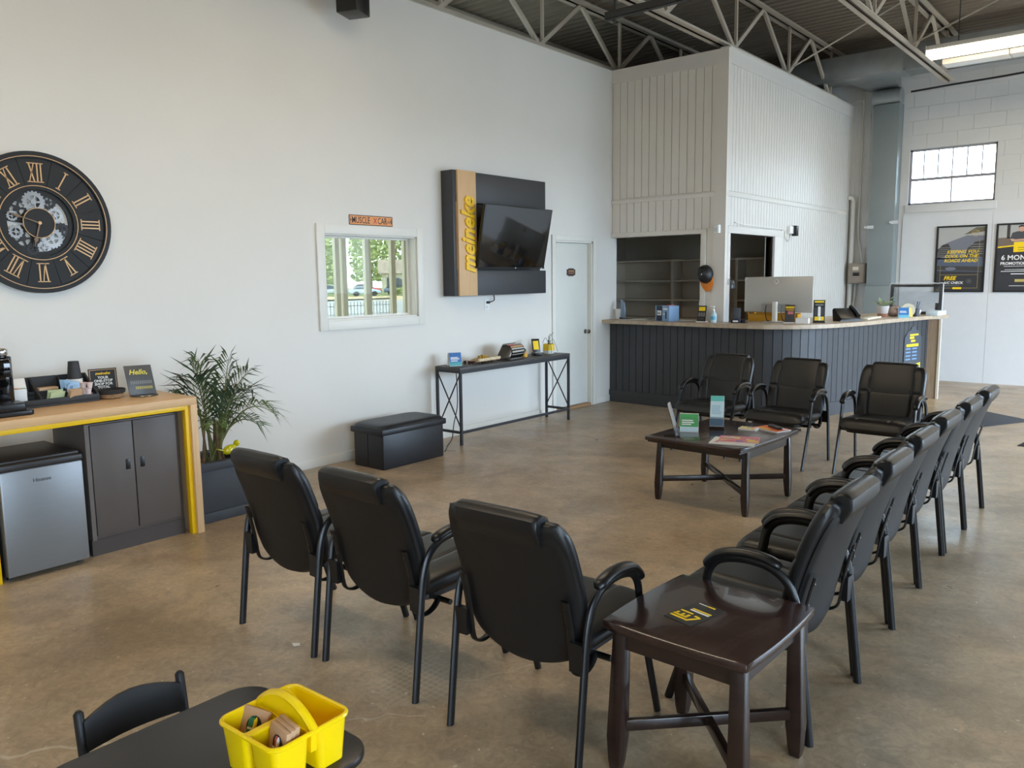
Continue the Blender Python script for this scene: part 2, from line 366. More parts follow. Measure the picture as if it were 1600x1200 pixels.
# office box: boards over a backing wall
def board_run(par, mk, spans, pitch, gap=0.007, m=OFFICE):
    for a0, a1, z0, z1 in spans:
        a = a0
        while a < a1 - 0.02:
            e = min(a + pitch, a1); obj('plank', mk(a + gap / 2, e - gap / 2, z0, z1), m, par); a = e
b = MB(); FO = (-5.82, -4.535)
b.box(FO[0], YB + 0.014, 2.145, XB - 0.02, YB + 0.12, TOPZ).box(FO[1], YB + 0.014, 0, XB - 0.014, YB + 0.12, 2.145)
of = struct('wall_office_front', b, OFFICE)
mkf = lambda a, e, z0, z1: MB().box(a, YB, z0, e, YB + 0.016, z1)
board_run(of, mkf, [(-5.80, -4.385, 2.64, 4.095), (-5.80, -4.385, 2.205, 2.575), (-4.47, -4.385, 1.08, 2.205)], 0.105)
obj('top_board', MB().box(-5.82, YB - 0.012, 4.08, XB + 0.012, YB + 0.016, TOPZ), OFFICE, of)
obj('band_board', MB().box(-5.82, YB - 0.014, 2.575, -4.37, YB + 0.016, 2.625), OFFICE, of, bevel=0.003)
obj('corner_board', MB().box(-4.385, YB - 0.012, 1.08, XB + 0.012, YB + 0.016, 4.08), OFFICE, of)
obj('casing_board', MB().box(-5.82, YB - 0.014, 2.145, -4.47, YB + 0.11, 2.205), OFFICE, of, bevel=0.003)
obj('casing_board', MB().box(-4.545, YB - 0.014, 1.08, -4.475, YB + 0.11, 2.145), OFFICE, of, bevel=0.003)
b = MB(); SO = (9.20, 10.56)
b.box(XB - 0.12, YB + 0.12, 2.145, XB - 0.014, YW, TOPZ).box(XB - 0.12, SO[1], 0, XB - 0.014, YW, 2.145)
os_ = struct('wall_office_side', b, OFFICE)
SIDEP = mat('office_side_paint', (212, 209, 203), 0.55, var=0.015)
mks = lambda a, e, z0, z1: MB().box(XB - 0.016, a, z0, XB, e, z1)
board_run(os_, mks, [(9.14, 13.60, 2.64, 4.095), (9.14, 13.60, 2.235, 2.575), (10.83, 13.60, 0.0, 2.235)], 0.089, 0.007, SIDEP)
obj('top_board', MB().box(XB - 0.016, YB + 0.016, 4.08, XB + 0.012, 13.62, TOPZ), SIDEP, os_)
obj('cap_strip', MB().box(XB - 0.10, YB, TOPZ, XB + 0.022, 13.62, TOPZ + 0.018), SIDEP, os_)
obj('band_board', MB().box(XB - 0.016, YB + 0.016, 2.575, XB + 0.014, 13.0, 2.625), SIDEP, os_, bevel=0.003)
obj('corner_board', MB().box(XB - 0.016, YB + 0.016, 1.08, XB + 0.012, 9.13, 4.08), SIDEP, os_)
obj('casing_board', MB().box(XB - 0.11, SO[0] - 0.07, 0, XB + 0.016, SO[0], 2.145), SIDEP, os_, bevel=0.003)
obj('casing_board', MB().box(XB - 0.11, SO[0] - 0.07, 2.145, XB + 0.016, SO[1] + 0.27, 2.225), SIDEP, os_, bevel=0.003)
obj('casing_board', MB().box(XB - 0.11, SO[1], 0, XB + 0.016, SO[1] + 0.27, 2.145), SIDEP, os_, bevel=0.003)
# inside of the office
INN = mat('office_inside_paint', (196, 188, 172), 0.8, var=0.03)
struct('ceiling_office', MB().box(-7.6, YB + 0.13, 2.60, XB - 0.12, 12.4, 2.66), INN)
struct('wall_office_back', MB().box(-7.6, 12.3, 0, XB - 0.12, 12.4, 2.6), INN)
struct('wall_office_left', MB().box(-7.7, YB + 0.13, 0, -7.6, 12.4, 2.6), INN)
struct('wall_side_room_end', MB().box(-7.75, YB + 0.02, 0, -5.82, YB + 0.12, 4.2), WALL)

# back wall in painted block, with a steel window and flat white sheets low down
b = MB(); W2 = (-3.39, -2.22, 2.68, 3.51)
for x0, x1, z0, z1 in ((-8.0, W2[0], 0, DECKZ), (W2[0], W2[1], 0, W2[2]), (W2[0], W2[1], W2[3], DECKZ), (W2[1], 3.6, 0, DECKZ)): b.box(x0, YW + 0.006, z0, x1, YW + 0.2, z1)
wb = struct('wall_back', b, BLOCKM)
RH = (W2[3] - W2[2]) / 4; CW = 0.41; z = W2[2] - RH * 13; row = 0
while z < DECKZ - 0.02:
    zt = min(z + RH, DECKZ - 0.01); x = -5.0 + (CW / 2 if row % 2 else 0)
    while x < 0.6:
        segs = [(x, x + CW)]
        if z > W2[2] - 0.01 and zt < W2[3] + 0.01:
            segs = [(max(a, -9), min(c, W2[0])) for a, c in segs] + [(max(a, W2[1]), c) for a, c in segs]
        for a, c in segs:
            if z < 2.49 and a > -3.60: c = min(c, -3.45)
            if c - a > 0.03 and c > XB - 0.1 and (z > 0.9): obj('block', MB().box(a + 0.0025, YW + random.uniform(-0.002, 0.002), z + 0.0025, c - 0.0025, YW + 0.014, zt - 0.0025), BLOCKM, wb)
        x += CW
    z = zt; row += 1
for k in range(4):
    obj('wall_board', MB().box(-3.44 + 1.22 * k, YW - 0.016, 0.0, -3.44 + 1.22 * (k + 1) - 0.003, YW + 0.013, 2.52), SHEETM, wb)
# window_2: steel sash, six narrow panes over two wide ones
b = MB(); x0, x1, z0, z1 = W2; yy = YW + 0.05; zm = 3.06
for q in ((x0, z0, x1, z0 + 0.03), (x0, z1 - 0.03, x1, z1), (x0, z0, x0 + 0.03, z1), (x1 - 0.03, z0, x1, z1)): b.box(q[0], yy, q[1], q[2], yy + 0.04, q[3])
w2 = struct('window_2', b, mat('window_steel', (150, 146, 150), 0.6))
obj('transom_bar', MB().box(x0 + 0.03, yy, zm - 0.02, x1 - 0.03, yy + 0.03, zm + 0.02), MATS['window_steel'], w2)
obj('sill', MB().box(x0 - 0.03, YW - 0.02, z0 - 0.12, x1 + 0.03, YW + 0.05, z0), BLOCKM, w2, bevel=0.004)
for k in range(1, 6): obj('glazing_bar', MB().box(x0 + (x1 - x0) * k / 6 - 0.007, yy, zm + 0.02, x0 + (x1 - x0) * k / 6 + 0.007, yy + 0.03, z1 - 0.03), MATS['window_steel'], w2)
obj('glazing_bar', MB().box((x0 + x1) / 2 - 0.009, yy, z0 + 0.03, (x0 + x1) / 2 + 0.009, yy + 0.03, zm - 0.02), MATS['window_steel'], w2)
for k in range(6):
    a = x0 + 0.03 + (x1 - x0 - 0.06) * k / 6; obj('pane', MB().box(a, yy + 0.012, zm + 0.02, a + (x1 - x0 - 0.06) / 6, yy + 0.016, z1 - 0.03), PANE, w2)
for k in range(2):
    a = x0 + 0.03 + (x1 - x0 - 0.06) * k / 2; obj('pane', MB().box(a, yy + 0.012, z0 + 0.03, a + (x1 - x0 - 0.06) / 2, yy + 0.016, zm - 0.02), PANE, w2)

# walls outside the picture: storefront on the right, wall behind the camera, glazed side room on the left
def glazed(name, x, t, y_lo, y_hi, opens, zlo, zhi, ztop, m):
    b = MB(); y = y_lo
    for a, c in opens:
        b.box(x, y, 0, x + t, a, ztop).box(x, a, 0, x + t, c, zlo).box(x, a, zhi, x + t, c, ztop); y = c
    b.box(x, y, 0, x + t, y_hi, ztop); return struct(name, b, m)
glazed('wall_right', 3.35, 0.2, -3.0, YW + 0.2, [(-2.6, 0.6), (6.3, 13.1)], 0.25, 2.95, DECKZ, WALL)  # near opening is added, to light the lower left wall
struct('wall_rear', MB().box(-8.0, -3.1, 0, 3.6, -3.0, DECKZ), WALL)
glazed('wall_far_left', -7.95, 0.15, -3.0, YW + 0.2, [(0.4, 8.9)], 0.1, 2.9, DECKZ, WALL)
POST = mat('storefront_post', (214, 204, 180), 0.5)
for k, (y, hw) in enumerate(((1.2, 0.05), (2.4, 0.05), (3.6, 0.05), (4.8, 0.05), (5.6, 0.05), (6.205, 0.032), (6.31, 0.032), (6.68, 0.045), (7.10, 0.035), (7.33, 0.04), (8.2, 0.05))):
    struct('trim_%d' % (k + 1), MB().box(-7.92, y - hw, 0.1, -7.87, y + hw, 2.9), POST)
w3 = struct('window_3', MB().box(-7.95, 0.4, 0.08, -7.80, 8.9, 0.12), POST)
for k in range(8): obj('pane', MB().box(-7.946, 0.4 + 8.5 * k / 8, 0.1, -7.942, 0.4 + 8.5 * (k + 1) / 8, 2.9), TINT, w3)

# roof deck: ribs run across the room
b = MB(); P = 0.152; y = -3.1; prof = []
while y < 13.9:
    prof += [(y, DECKZ), (y + 0.06, DECKZ), (y + 0.085, DECKZ + 0.04), (y + 0.127, DECKZ + 0.04)]; y += P
a = [(b.P((-8.0, y, z)), b.P((3.6, y, z))) for y, z in prof]
for p, q in zip(a, a[1:]): b.F(p[0], p[1], q[1], q[0])
n0 = b.P((-8.0, -3.1, DECKZ + 0.12)); n1 = b.P((3.6, -3.1, DECKZ + 0.12)); n2 = b.P((3.6, 13.9, DECKZ + 0.12)); n3 = b.P((-8.0, 13.9, DECKZ + 0.12)); b.F(n0, n1, n2, n3)
struct('ceiling', b, DECKM)

struct('ground_forecourt', MB().box(3.6, -60, -0.2, 90, 70, -0.13), mat('forecourt', (150, 148, 144), 0.9, var=0.06, vscale=0.8))  # unseen ground, put in to cut light rising through the right openings
# ================================================================== OUTSIDE, seen through the inner window
gz = lambda d: -0.40
DV = Vector((-0.752, 0.659, 0)); SV = Vector((0.659, 0.752, 0))   # away along the view, and across it
def out(d, s, h=0.0): p = DV * d + SV * s; return Vector((p.x, p.y, gz(d) + h))
def strip(name, d0, d1, m, w=90, up=0.0):
    b = MB(); i = [b.P(out(d, s, up)) for d in (d0, d1) for s in (-w, w)]; b.F(i[0], i[1], i[3], i[2]); return struct(name, b, m)
strip('ground_lot', 13, 38, mat('lot_asphalt', (150, 150, 150), 0.9, var=0.05))
strip('ground_road', 38, 84, mat('road_asphalt', (165, 165, 168), 0.9, var=0.04))
strip('ground_verge', 84, 106, mat('dry_grass', (196, 172, 130), 0.95, var=0.12, vscale=1))
strip('ground_far', 106, 220, mat('far_grass', (120, 128, 84), 0.95, var=0.15, vscale=0.5))
def car(label, d, s, paint, ang=0.0, L=4.4, H=1.45):
    o = out(d, s); t = thing('parked_car', label, 'car', o, math.atan2(SV.y, SV.x) + ang, 'cars across the street'); m = mat('car_paint_' + label.split()[0], paint, 0.25, 0.2, coat=0.5)
    pr = [(-L / 2, 0.35), (-L / 2, 0.8), (-L / 2 + 0.25, 0.92), (L / 2 - 1.1, 0.95), (L / 2 - 0.15, 0.75), (L / 2, 0.6), (L / 2, 0.35)]
    obj('body', MB(Matrix(((1, 0, 0, 0), (0, 0, -1, 0), (0, 1, 0, 0), (0, 0, 0, 1)))).prism(pr, -0.85, 0.85), m, t, local=True, bevel=0.08)
    pr = [(-L / 2 + 0.3, 0.9), (-L / 2 + 0.9, H - 0.05), (-L / 2 + 2.2, H), (L / 2 - 1.15, 0.93)]
    obj('cabin', MB(Matrix(((1, 0, 0, 0), (0, 0, -1, 0), (0, 1, 0, 0), (0, 0, 0, 1)))).prism(pr, -0.72, 0.72), mat('car_glass', (60, 72, 84), 0.1), t, local=True, bevel=0.05)
    obj('roof', MB().box(-L / 2 + 0.95, -0.68, H - 0.06, -L / 2 + 2.25, 0.68, H + 0.03), m, t, local=True, bevel=0.03)
    for x in (-L / 2 + 0.85, L / 2 - 0.85):
        for y in (-0.8, 0.8): obj('wheel', MB(Matrix.Translation((x, y, 0.33)) @ Matrix.Rotation(PI / 2, 4, 'X')).lathe([(0.2, -0.1), (0.33, -0.08), (0.33, 0.08), (0.2, 0.1)], n=14), PLAST, t, local=True)
car('silver sedan parked at left across the street, seen through inner window', 110, -6.6, (178, 184, 192))
car('red car with its roof showing behind the pale blue coupe', 122, -2.4, (190, 60, 66), 0.3)
car('pale blue coupe at the kerb, seen through inner window', 106, -2.2, (170, 190, 215), 0.1, 4.0, 1.2)
car('dark blue van parked by the hedge, seen through inner window', 114, 2.8, (96, 116, 142), 0, 5.2, 2.3)
LEAF = mat('hedge_leaf', (150, 164, 104), 0.8, var=0.3, vscale=3)
LEAF2 = mat('tree_leaf', (176, 186, 128), 0.8, var=0.35, vscale=1.5)
def clump(name, label, cat, d, s, rad, h0, hh, n, m, leaf, trunk=None):
    o = out(d, s); t = thing(name, label, cat, o, 0, 'planting across the street'); b = MB()
    for _ in range(n):
        th = random.uniform(0, 2 * PI); r = rad * random.random() ** 0.4; zz = h0 + hh * random.random()
        c = Vector((math.cos(th) * r * (1 - 0.4 * abs((zz - h0) / hh - 0.45)), math.sin(th) * r * 0.6, zz)); u = Vector((random.uniform(-1, 1), random.uniform(-1, 1), random.uniform(-1, 1))).normalized() * leaf; v = u.orthogonal().normalized() * leaf * 0.6
        b.poly([c - u, c + v, c + u, c - v])
    l = obj('foliage', b, m, t, local=True); l['kind'] = 'stuff'
    if trunk: obj('trunk', MB().tube([(0, 0, 0), (0.1, 0, h0 * 0.6), (0, 0.1, h0 + hh * 0.4)], [trunk, trunk * 0.8, trunk * 0.4], 8), mat('bark', (110, 92, 74), 0.9, var=0.2), t, local=True)
clump('hedge', 'low clipped hedge before the dark van, seen through inner window', 'hedge', 107, 4.6, 4.2, 0.0, 1.0, 1200, LEAF, 0.25)
for i, (d, s, r, h0, hh, lb) in enumerate(((132, -10, 5, 1.2, 8, 'leafy tree at the left edge of the view through inner window'), (152, -2, 5, 2, 10, 'tall tree left of the pale house, seen through inner window'), (126, 9.5, 5, 1.2, 8, 'wide tree right of the dark van, seen through inner window'), (152, 6.5, 6, 2, 11, 'tall tree right behind the pale house, seen through inner window'))):
    clump('street_tree', lb, 'tree', d, s, r, h0, hh, 1500, LEAF2, 0.42, 0.25)
o = out(138, 2.6); t = thing('house', 'pale house with a gabled roof beyond the street, seen through inner window', 'house', o, math.atan2(SV.y, SV.x))
obj('wall', MB().box(-2.6, -3, 0, 2.6, 3, 3.2), mat('house_siding', (214, 202, 186), 0.8), t, local=True)
obj('roof', MB(Matrix(((0, 0, 1, 0), (1, 0, 0, 0), (0, 1, 0, 0), (0, 0, 0, 1)))).prism([(-3.4, 3.1), (3.4, 3.1), (0, 5.4)], -3.2, 3.2), mat('house_roof', (172, 156, 142), 0.9), t, local=True)
for x in (-1.4, 1.2): obj('window', MB().box(x - 0.4, -3.04, 1.2, x + 0.4, -3.0, 2.4), MATS['car_glass'], t, local=True)
o = thing('mesh_fence', 'thin wire mesh fence panel just outside the side room glass', 'fence', (-8.35, 6.6, 0)); m = mat('fence_wire', (186, 182, 172), 0.5, 0.5)
b = MB()
for k in range(28): b.bar((-8.35, 6.0 + 0.055 * k, 0), (-8.35, 6.0 + 0.055 * k, 1.36), 0.006, 0.006)
for k in range(12): b.bar((-8.35, 5.98, 0.1 + 0.11 * k), (-8.35, 7.52, 0.1 + 0.11 * k), 0.006, 0.006)
q = obj('wire_mesh', b, m, o); q['kind'] = 'stuff'
obj('rail', MB().tube([(-8.35, 5.95, 0), (-8.35, 5.95, 1.39), (-8.35, 7.55, 1.39), (-8.35, 7.55, 0)], 0.018, 8), m, o)
# ================================================================== ROOF STEEL, DUCTS, LAMPS
def joist(x, label, zb=4.31, y0=5.2, y1=13.25, chords=True):
    t = thing('roof_joist', label, 'roof joist', (x, 7.0, 4.3), 0, 'open web roof joists')
    for s in (-1, 1):
        if chords: obj('bottom_chord', MB().box(x + s * 0.012, y0, zb, x + s * 0.075, y1, zb + 0.012).box(x + s * 0.012, y0, zb, x + s * 0.02, y1, zb + 0.06), JOIST, t)
        obj('top_chord', MB().box(x + s * 0.012, -2.9, DECKZ - 0.075, x + s * 0.085, 13.6, DECKZ - 0.062).box(x + s * 0.012, -2.9, DECKZ - 0.075, x + s * 0.022, 13.6, DECKZ - 0.002), JOIST, t)
    if chords:
        for k in range(-1, 5):
            yn = 7.81 + 1.69 * k
            if yn < 6: yn0 = None
            for a, c in ((yn, yn + 0.85), (yn + 1.69, yn + 0.85)):
                if a < y1 and c < y1 + 0.3: obj('web_member', MB().bar((x, a, zb + 0.03), (x, min(c, 13.4), DECKZ - 0.06), 0.05, 0.035, (1, 0, 0)), JOIST, t)
            if 6 < yn < 13: obj('web_post', MB().bar((x, yn + 0.06, zb + 0.02), (x, yn + 0.06, DECKZ - 0.06), 0.032, 0.032, (1, 0, 0)), JOIST, t)
    return t
joist(-7.40, 'roof joist past the top of the left wall, furthest left', chords=False)
joist(-6.02, 'open web joist rising just behind the top of the left wall')
joist(-4.38, 'open web joist running over the corner of the boarded office')
joist(-2.80, 'open web joist with its lower end showing beside the lit lamp', 4.35)
ROD = mat('bridging_rod', (190, 182, 168), 0.5)
for x0, x1, z0, z1, lb in ((-4.38, -2.85, 4.36, 4.98, 'thin slanted brace rod from the office corner up to the next joist'), (-2.80, -1.25, 4.42, 4.98, 'thin slanted brace rod rising above the lit lamp')):
    single('brace_rod', MB().tube([(x0, 11.1, z0), (x1, 11.1, z1)], 0.011, 8), ROD, lb, 'brace rod', (x0, 11.1, z0), 'brace rods')
u = thing('hanging_channel', 'dark steel channel hung crosswise below the roof joists', 'channel', (-4.5, 6.98, 4.15)); DKS = mat('dark_steel', (70, 70, 70), 0.6, 0.3)
obj('channel', MB().box(-4.55, 6.95, 4.13, -1.2, 7.01, 4.135).box(-4.55, 6.95, 4.13, -1.2, 6.955, 4.20).box(-4.55, 7.005, 4.13, -1.2, 7.01, 4.20), DKS, u)
for x in (-4.45, -2.6): obj('hanger_rod', MB().tube([(x, 6.98, 4.08), (x, 6.98, DECKZ)], 0.012, 8), DKS, u)
# ducts
d = thing('air_duct', 'long galvanised rectangular air duct under the roof by the back wall', 'duct', (-4.2, 12.8, 4.46))
for a, c in ((-5.0, -3.27), (-3.25, -1.5), (-1.48, 0.3), (0.32, 2.1)): obj('duct_section', MB().box(a, 12.6, 4.47, c, 13.02, 4.81), GALV, d, bevel=0.004)
for a in (-3.26, -1.49, 0.31): obj('joint_flange', MB().box(a - 0.015, 12.592, 4.462, a + 0.015, 13.028, 4.818), GALV, d)
b = MB(); i = [b.P(p) for p in ((-4.10, 13.02, 4.47), (-3.50, 13.02, 4.47), (-3.50, 13.02, 4.60), (-4.10, 13.02, 4.60), (-3.98, 13.62, 4.44), (-3.56, 13.62, 4.44), (-3.56, 13.62, 4.60), (-3.98, 13.62, 4.60))]
for q in ((0, 1, 2, 3), (7, 6, 5, 4), (0, 4, 5, 1), (1, 5, 6, 2), (2, 6, 7, 3), (3, 7, 4, 0)): b.F(*[i[k] for k in q])
obj('branch', b, GALV, d)
d = thing('wall_duct', 'vertical grey sheet metal duct running down the back wall', 'duct', (-3.69, 13.5, 1.0))
obj('upper_casing', MB().box(-3.87, 13.40, 1.45, -3.50, 13.65, 4.19), mat('duct_paint', (138, 146, 146), 0.5, 0.2, var=0.06, vscale=2), d, bevel=0.004)
obj('lower_casing', MB().box(-3.885, 13.385, 0.0, -3.485, 13.65, 1.45), MATS['duct_paint'], d, bevel=0.004)
b = MB(Matrix.Translation((-3.70, 13.50, 4.30)) @ Matrix.Rotation(PI / 2, 4, 'Y')); b.lathe([(0.115, -0.205), (0.125, -0.2), (0.125, 0.2), (0.115, 0.205)], n=28); obj('drum', b, GALV, d, smooth=True)
for x, z in ((-3.52, 2.42), (-3.88, 2.36)): obj('bracket', MB(frame((x - 0.03, 13.40, z), (1, 0, 0), (0, 0, 1))).lathe([(0.025, 0), (0.025, 0.02), (0.018, 0.03)], n=12).box(0, -0.025, 0, 0.12, 0.025, 0.02), CHROME, d)
PIP = mat('pipe_paint', (206, 204, 196), 0.5)
single('conduit_pipe', MB().tube([(-4.17, 13.58, 0.9), (-4.17, 13.58, 2.80), (-4.19, 13.55, 2.84), (-4.24, 13.52, 2.85)], 0.035, 12), PIP, 'thick white pipe standing in the corner by the office boards', 'pipe', (-4.17, 13.58, 0.9), smooth=True)
single('conduit_pipe', MB().tube(crom([(-4.085, 13.62, 4.55), (-4.085, 13.62, 3.0), (-4.09, 13.62, 2.3), (-4.03, 13.60, 2.0), (-4.00, 13.59, 1.815)], 5), 0.014, 8), PIP, 'thin white conduit bending into the top of the grey electrical box', 'pipe', (-4.085, 13.62, 1.8), smooth=True)
single('conduit_pipe', MB().tube(crom([(-4.10, 13.62, 1.485), (-4.10, 13.6, 1.3), (-4.115, 13.6, 1.15), (-4.115, 13.6, 0.9)], 5), 0.014, 8), PIP, 'short white conduit leaving the bottom of the grey electrical box', 'pipe', (-4.13, 13.62, 0.9), smooth=True)
e = thing('electrical_box', 'grey brown steel electrical box on the back wall', 'electrical box', (-4.04, 13.62, 1.50))
obj('box_body', MB().box(-4.18, 13.47, 1.49, -3.91, 13.64, 1.81), mat('box_taupe', (140, 128, 116), 0.5), e, bevel=0.008)
obj('cover', MB().box(-4.165, 13.455, 1.505, -3.925, 13.475, 1.795), MATS['box_taupe'], e, bevel=0.006)
obj('rating_label', MB().box(-4.10, 13.453, 1.70, -4.01, 13.456, 1.755), mat('aged_paper', (206, 196, 178), 0.7), e)
obj('switch', MB().box(-4.09, 13.44, 1.61, -3.995, 13.457, 1.665), PLAST, e, bevel=0.004)
# lamps: row of wraparound fluorescent fixtures (the first shows in the picture)
TUBE = mat('lit_diffuser', (255, 250, 240), 0.5, emit=(255, 236, 206), estr=LAMP)
LWH = mat('lamp_housing', (220, 214, 204), 0.5)
def lamp(label, x0, x1, y, z):
    t = thing('ceiling_lamp', label, 'lamp', ((x0 + x1) / 2, y, z), 0, 'fluorescent lamps')
    obj('housing', MB().box(x0, y - 0.16, z + 0.05, x1, y + 0.16, z + 0.10), LWH, t, bevel=0.006)
    obj('end_cap', MB().box(x0 - 0.012, y - 0.165, z - 0.01, x0, y + 0.165, z + 0.105), LWH, t, bevel=0.006)
    obj('end_cap', MB().box(x1, y - 0.165, z - 0.01, x1 + 0.012, y + 0.165, z + 0.105), LWH, t, bevel=0.006)
    obj('diffuser', MB().box(x0, y - 0.15, z, x1, y + 0.15, z + 0.05), TUBE, t, bevel=0.012)
    for x in (x0 + 0.3, x1 - 0.3): obj('hanger', MB().tube([(x, y, z + 0.1), (x, y, DECKZ)], 0.006, 6), DKS, t)
lamp('lit white fluorescent lamp hung below the duct at top right', -2.53, -0.1, 10.85, 4.17)
lamp('lit fluorescent lamp further right in the row by the back wall', 0.0, 2.43, 10.85, 4.17)
lamp('lit fluorescent lamp above the seating, over the near armchair row', -4.4, -1.97, 3.9, 4.17)
lamp('lit fluorescent lamp above the coffee counter', -4.6, -2.17, 0.7, 4.17)
rw = thing('wire_raceway', 'pale unlit metal raceway just behind the lit lamp', 'raceway', (-1.2, 11.4, 4.18))
for a, c in ((-2.48, -1.78), (-1.77, -0.4), (-0.39, 1.0)): obj('raceway_section', MB().box(a, 11.26, 4.16, c, 11.5, 4.22), LWH, rw, bevel=0.004)
single('ceiling_cable', MB().tube(crom([(-3.4, 13.6, 4.36), (-2.8, 13.55, 4.37), (-2.0, 13.55, 4.39), (-1.0, 13.55, 4.46)], 6), 0.014, 6), PLAST, 'black cable sagging along the top of the back wall', 'cable', (-2.8, 13.55, 4.37))

# ================================================================== LEFT WALL
# clock
CY, CZ = 2.152, 2.037; cf = lambda w=0.0, a=0.0: frame((WX + w, CY, CZ), (0, 1, 0), (0, 0, 1)) @ Matrix.Rotation(a, 4, 'Z')
c = thing('wall_clock', 'large round black clock with gold roman numerals and open gears', 'clock', (WX, CY, CZ))
CB = mat('clock_black', (20, 20, 20), 0.6, var=0.12, vscale=18); CG = mat('clock_gold', (206, 164, 118), 0.4, 0.3)
obj('rim', MB(cf()).ring(0.415, 0.455, 0.0, 0.042, 72), CB, c, smooth=True)
obj('gold_ring', MB(cf(0.036)).ring(0.4225, 0.4265, 0, 0.008, 72), CG, c)
obj('gold_ring', MB(cf(0.028)).ring(0.236, 0.2405, 0, 0.008, 64), CG, c)
for k in range(12):
    a = PI / 2 - 2 * PI * k / 12; obj('dial_segment', MB(cf(0.008)).ring(0.215, 0.416, 0, 0.022, 6, a - PI / 12 + 0.004, a + PI / 12 - 0.004), CB, c)
ROM = ['XII', 'I', 'II', 'III', 'IIII', 'V', 'VI', 'VII', 'VIII', 'IX', 'X', 'XI']
for k, s in enumerate(ROM):
    b = MB(cf(0.030, -2 * PI * k / 12)); wd = {'I': 0.022, 'V': 0.046, 'X': 0.046}; tot = sum(wd[ch] for ch in s); x = -tot / 2; r0, r1, st = 0.262, 0.380, 0.0085
    # numerals lean outwards: tall strokes with serif lines at both ends
    for ch in s:
        w = wd[ch]
        if ch == 'I': b.bar((x + w / 2, r0, 0.002), (x + w / 2, r1, 0.002), st, 0.004)
        if ch == 'V': b.bar((x + 0.008, r1, 0.002), (x + w / 2, r0, 0.002), st, 0.004); b.bar((x + w - 0.008, r1, 0.002), (x + w / 2, r0, 0.002), st * 0.7, 0.004)
        if ch == 'X': b.bar((x + 0.008, r1, 0.002), (x + w - 0.008, r0, 0.002), st, 0.004); b.bar((x + w - 0.008, r1, 0.002), (x + 0.008, r0, 0.002), st * 0.7, 0.004)
        x += w
    for r in (r0, r1): b.box(-tot / 2 - 0.004, r - 0.003, 0, tot / 2 + 0.004, r + 0.003, 0.004)
    obj('numeral', b, CG, c)
SG = mat('gear_steel', (150, 148, 146), 0.35, 0.8, var=0.15); DG = mat('gear_dark', (48, 46, 45), 0.4, 0.5)
def gear(x, y, r, m, w=0.012, teeth=18, spokes=5, hole=0.55):
    b = MB(cf(w) @ Matrix.Translation((x, y, 0))); n = teeth * 4; pi_ = []
    for z in (0, 0.007):
        pi_.append([b.P((r * hole * math.cos(2 * PI * j / n), r * hole * math.sin(2 * PI * j / n), z)) for j in range(n)])
        pi_.append([b.P(((r if (j // 2) % 2 else r * 0.88) * math.cos(2 * PI * j / n), (r if (j // 2) % 2 else r * 0.88) * math.sin(2 * PI * j / n), z)) for j in range(n)])
    q = [pi_[0], pi_[1], pi_[3], pi_[2]]
    for j in range(n):
        for t in range(4): b.F(q[t][j], q[t][(j + 1) % n], q[(t + 1) % 4][(j + 1) % n], q[(t + 1) % 4][j])
    for s in range(spokes):
        a = 2 * PI * s / spokes; b.bar((0, 0, 0.0035), (r * hole * 1.1 * math.cos(a), r * hole * 1.1 * math.sin(a), 0.0035), r * 0.16, 0.006)
    b.lathe([(r * 0.25, 0), (r * 0.25, 0.009)], n=16); obj('gear', b, m, c)
for g in ((-0.02, 0.135, 0.072, SG), (0.105, 0.055, 0.05, SG, 0.014, 14), (0.075, -0.095, 0.07, SG), (-0.10, -0.10, 0.085, DG, 0.008, 22), (-0.14, -0.06, 0.045, SG, 0.015, 12, 4), (-0.12, 0.09, 0.08, DG, 0.007, 24), (-0.155, 0.04, 0.035, SG, 0.016, 12, 4), (0.02, -0.16, 0.045, SG, 0.010, 14), (0.14, -0.04, 0.05, DG, 0.009, 14), (0.07, 0.14, 0.05, DG, 0.010, 16), (-0.05, -0.17, 0.04, DG, 0.012, 12)): gear(*g)
obj('inner_ring', MB(cf(0.006)).ring(0.185, 0.236, 0, 0.012, 60), CB, c)
obj('bridge', MB(cf(0.010)).bar((-0.23, 0.03, 0), (0.23, -0.03, 0), 0.03, 0.01).bar((0.03, 0.23, 0), (-0.03, -0.23, 0), 0.03, 0.01), CB, c)
obj('hub_plate', MB(cf(0.022)).lathe([(0.096, 0), (0.096, 0.008)], n=40), CB, c)
obj('gold_ring', MB(cf(0.026)).ring(0.0935, 0.0975, 0, 0.007, 48), CG, c)
HND = mat('clock_hand', (120, 98, 76), 0.4, 0.4)
def hand(a, l, w):
    b = MB(cf(0.036, a)); b.prism([(-w * 0.4, 0), (w * 0.4, 0), (w * 0.3, l * 0.55), (w, l * 0.68), (w * 0.25, l * 0.8), (0, l), (-w * 0.25, l * 0.8), (-w, l * 0.68), (-w * 0.3, l * 0.55)], 0, 0.003); obj('hand', b, HND, c)
hand(math.radians(-195), 0.165, 0.014); hand(math.radians(72), 0.20, 0.011)
obj('centre_pin', MB(cf(0.034)).lathe([(0.011, 0), (0.011, 0.01)], n=14), CG, c)
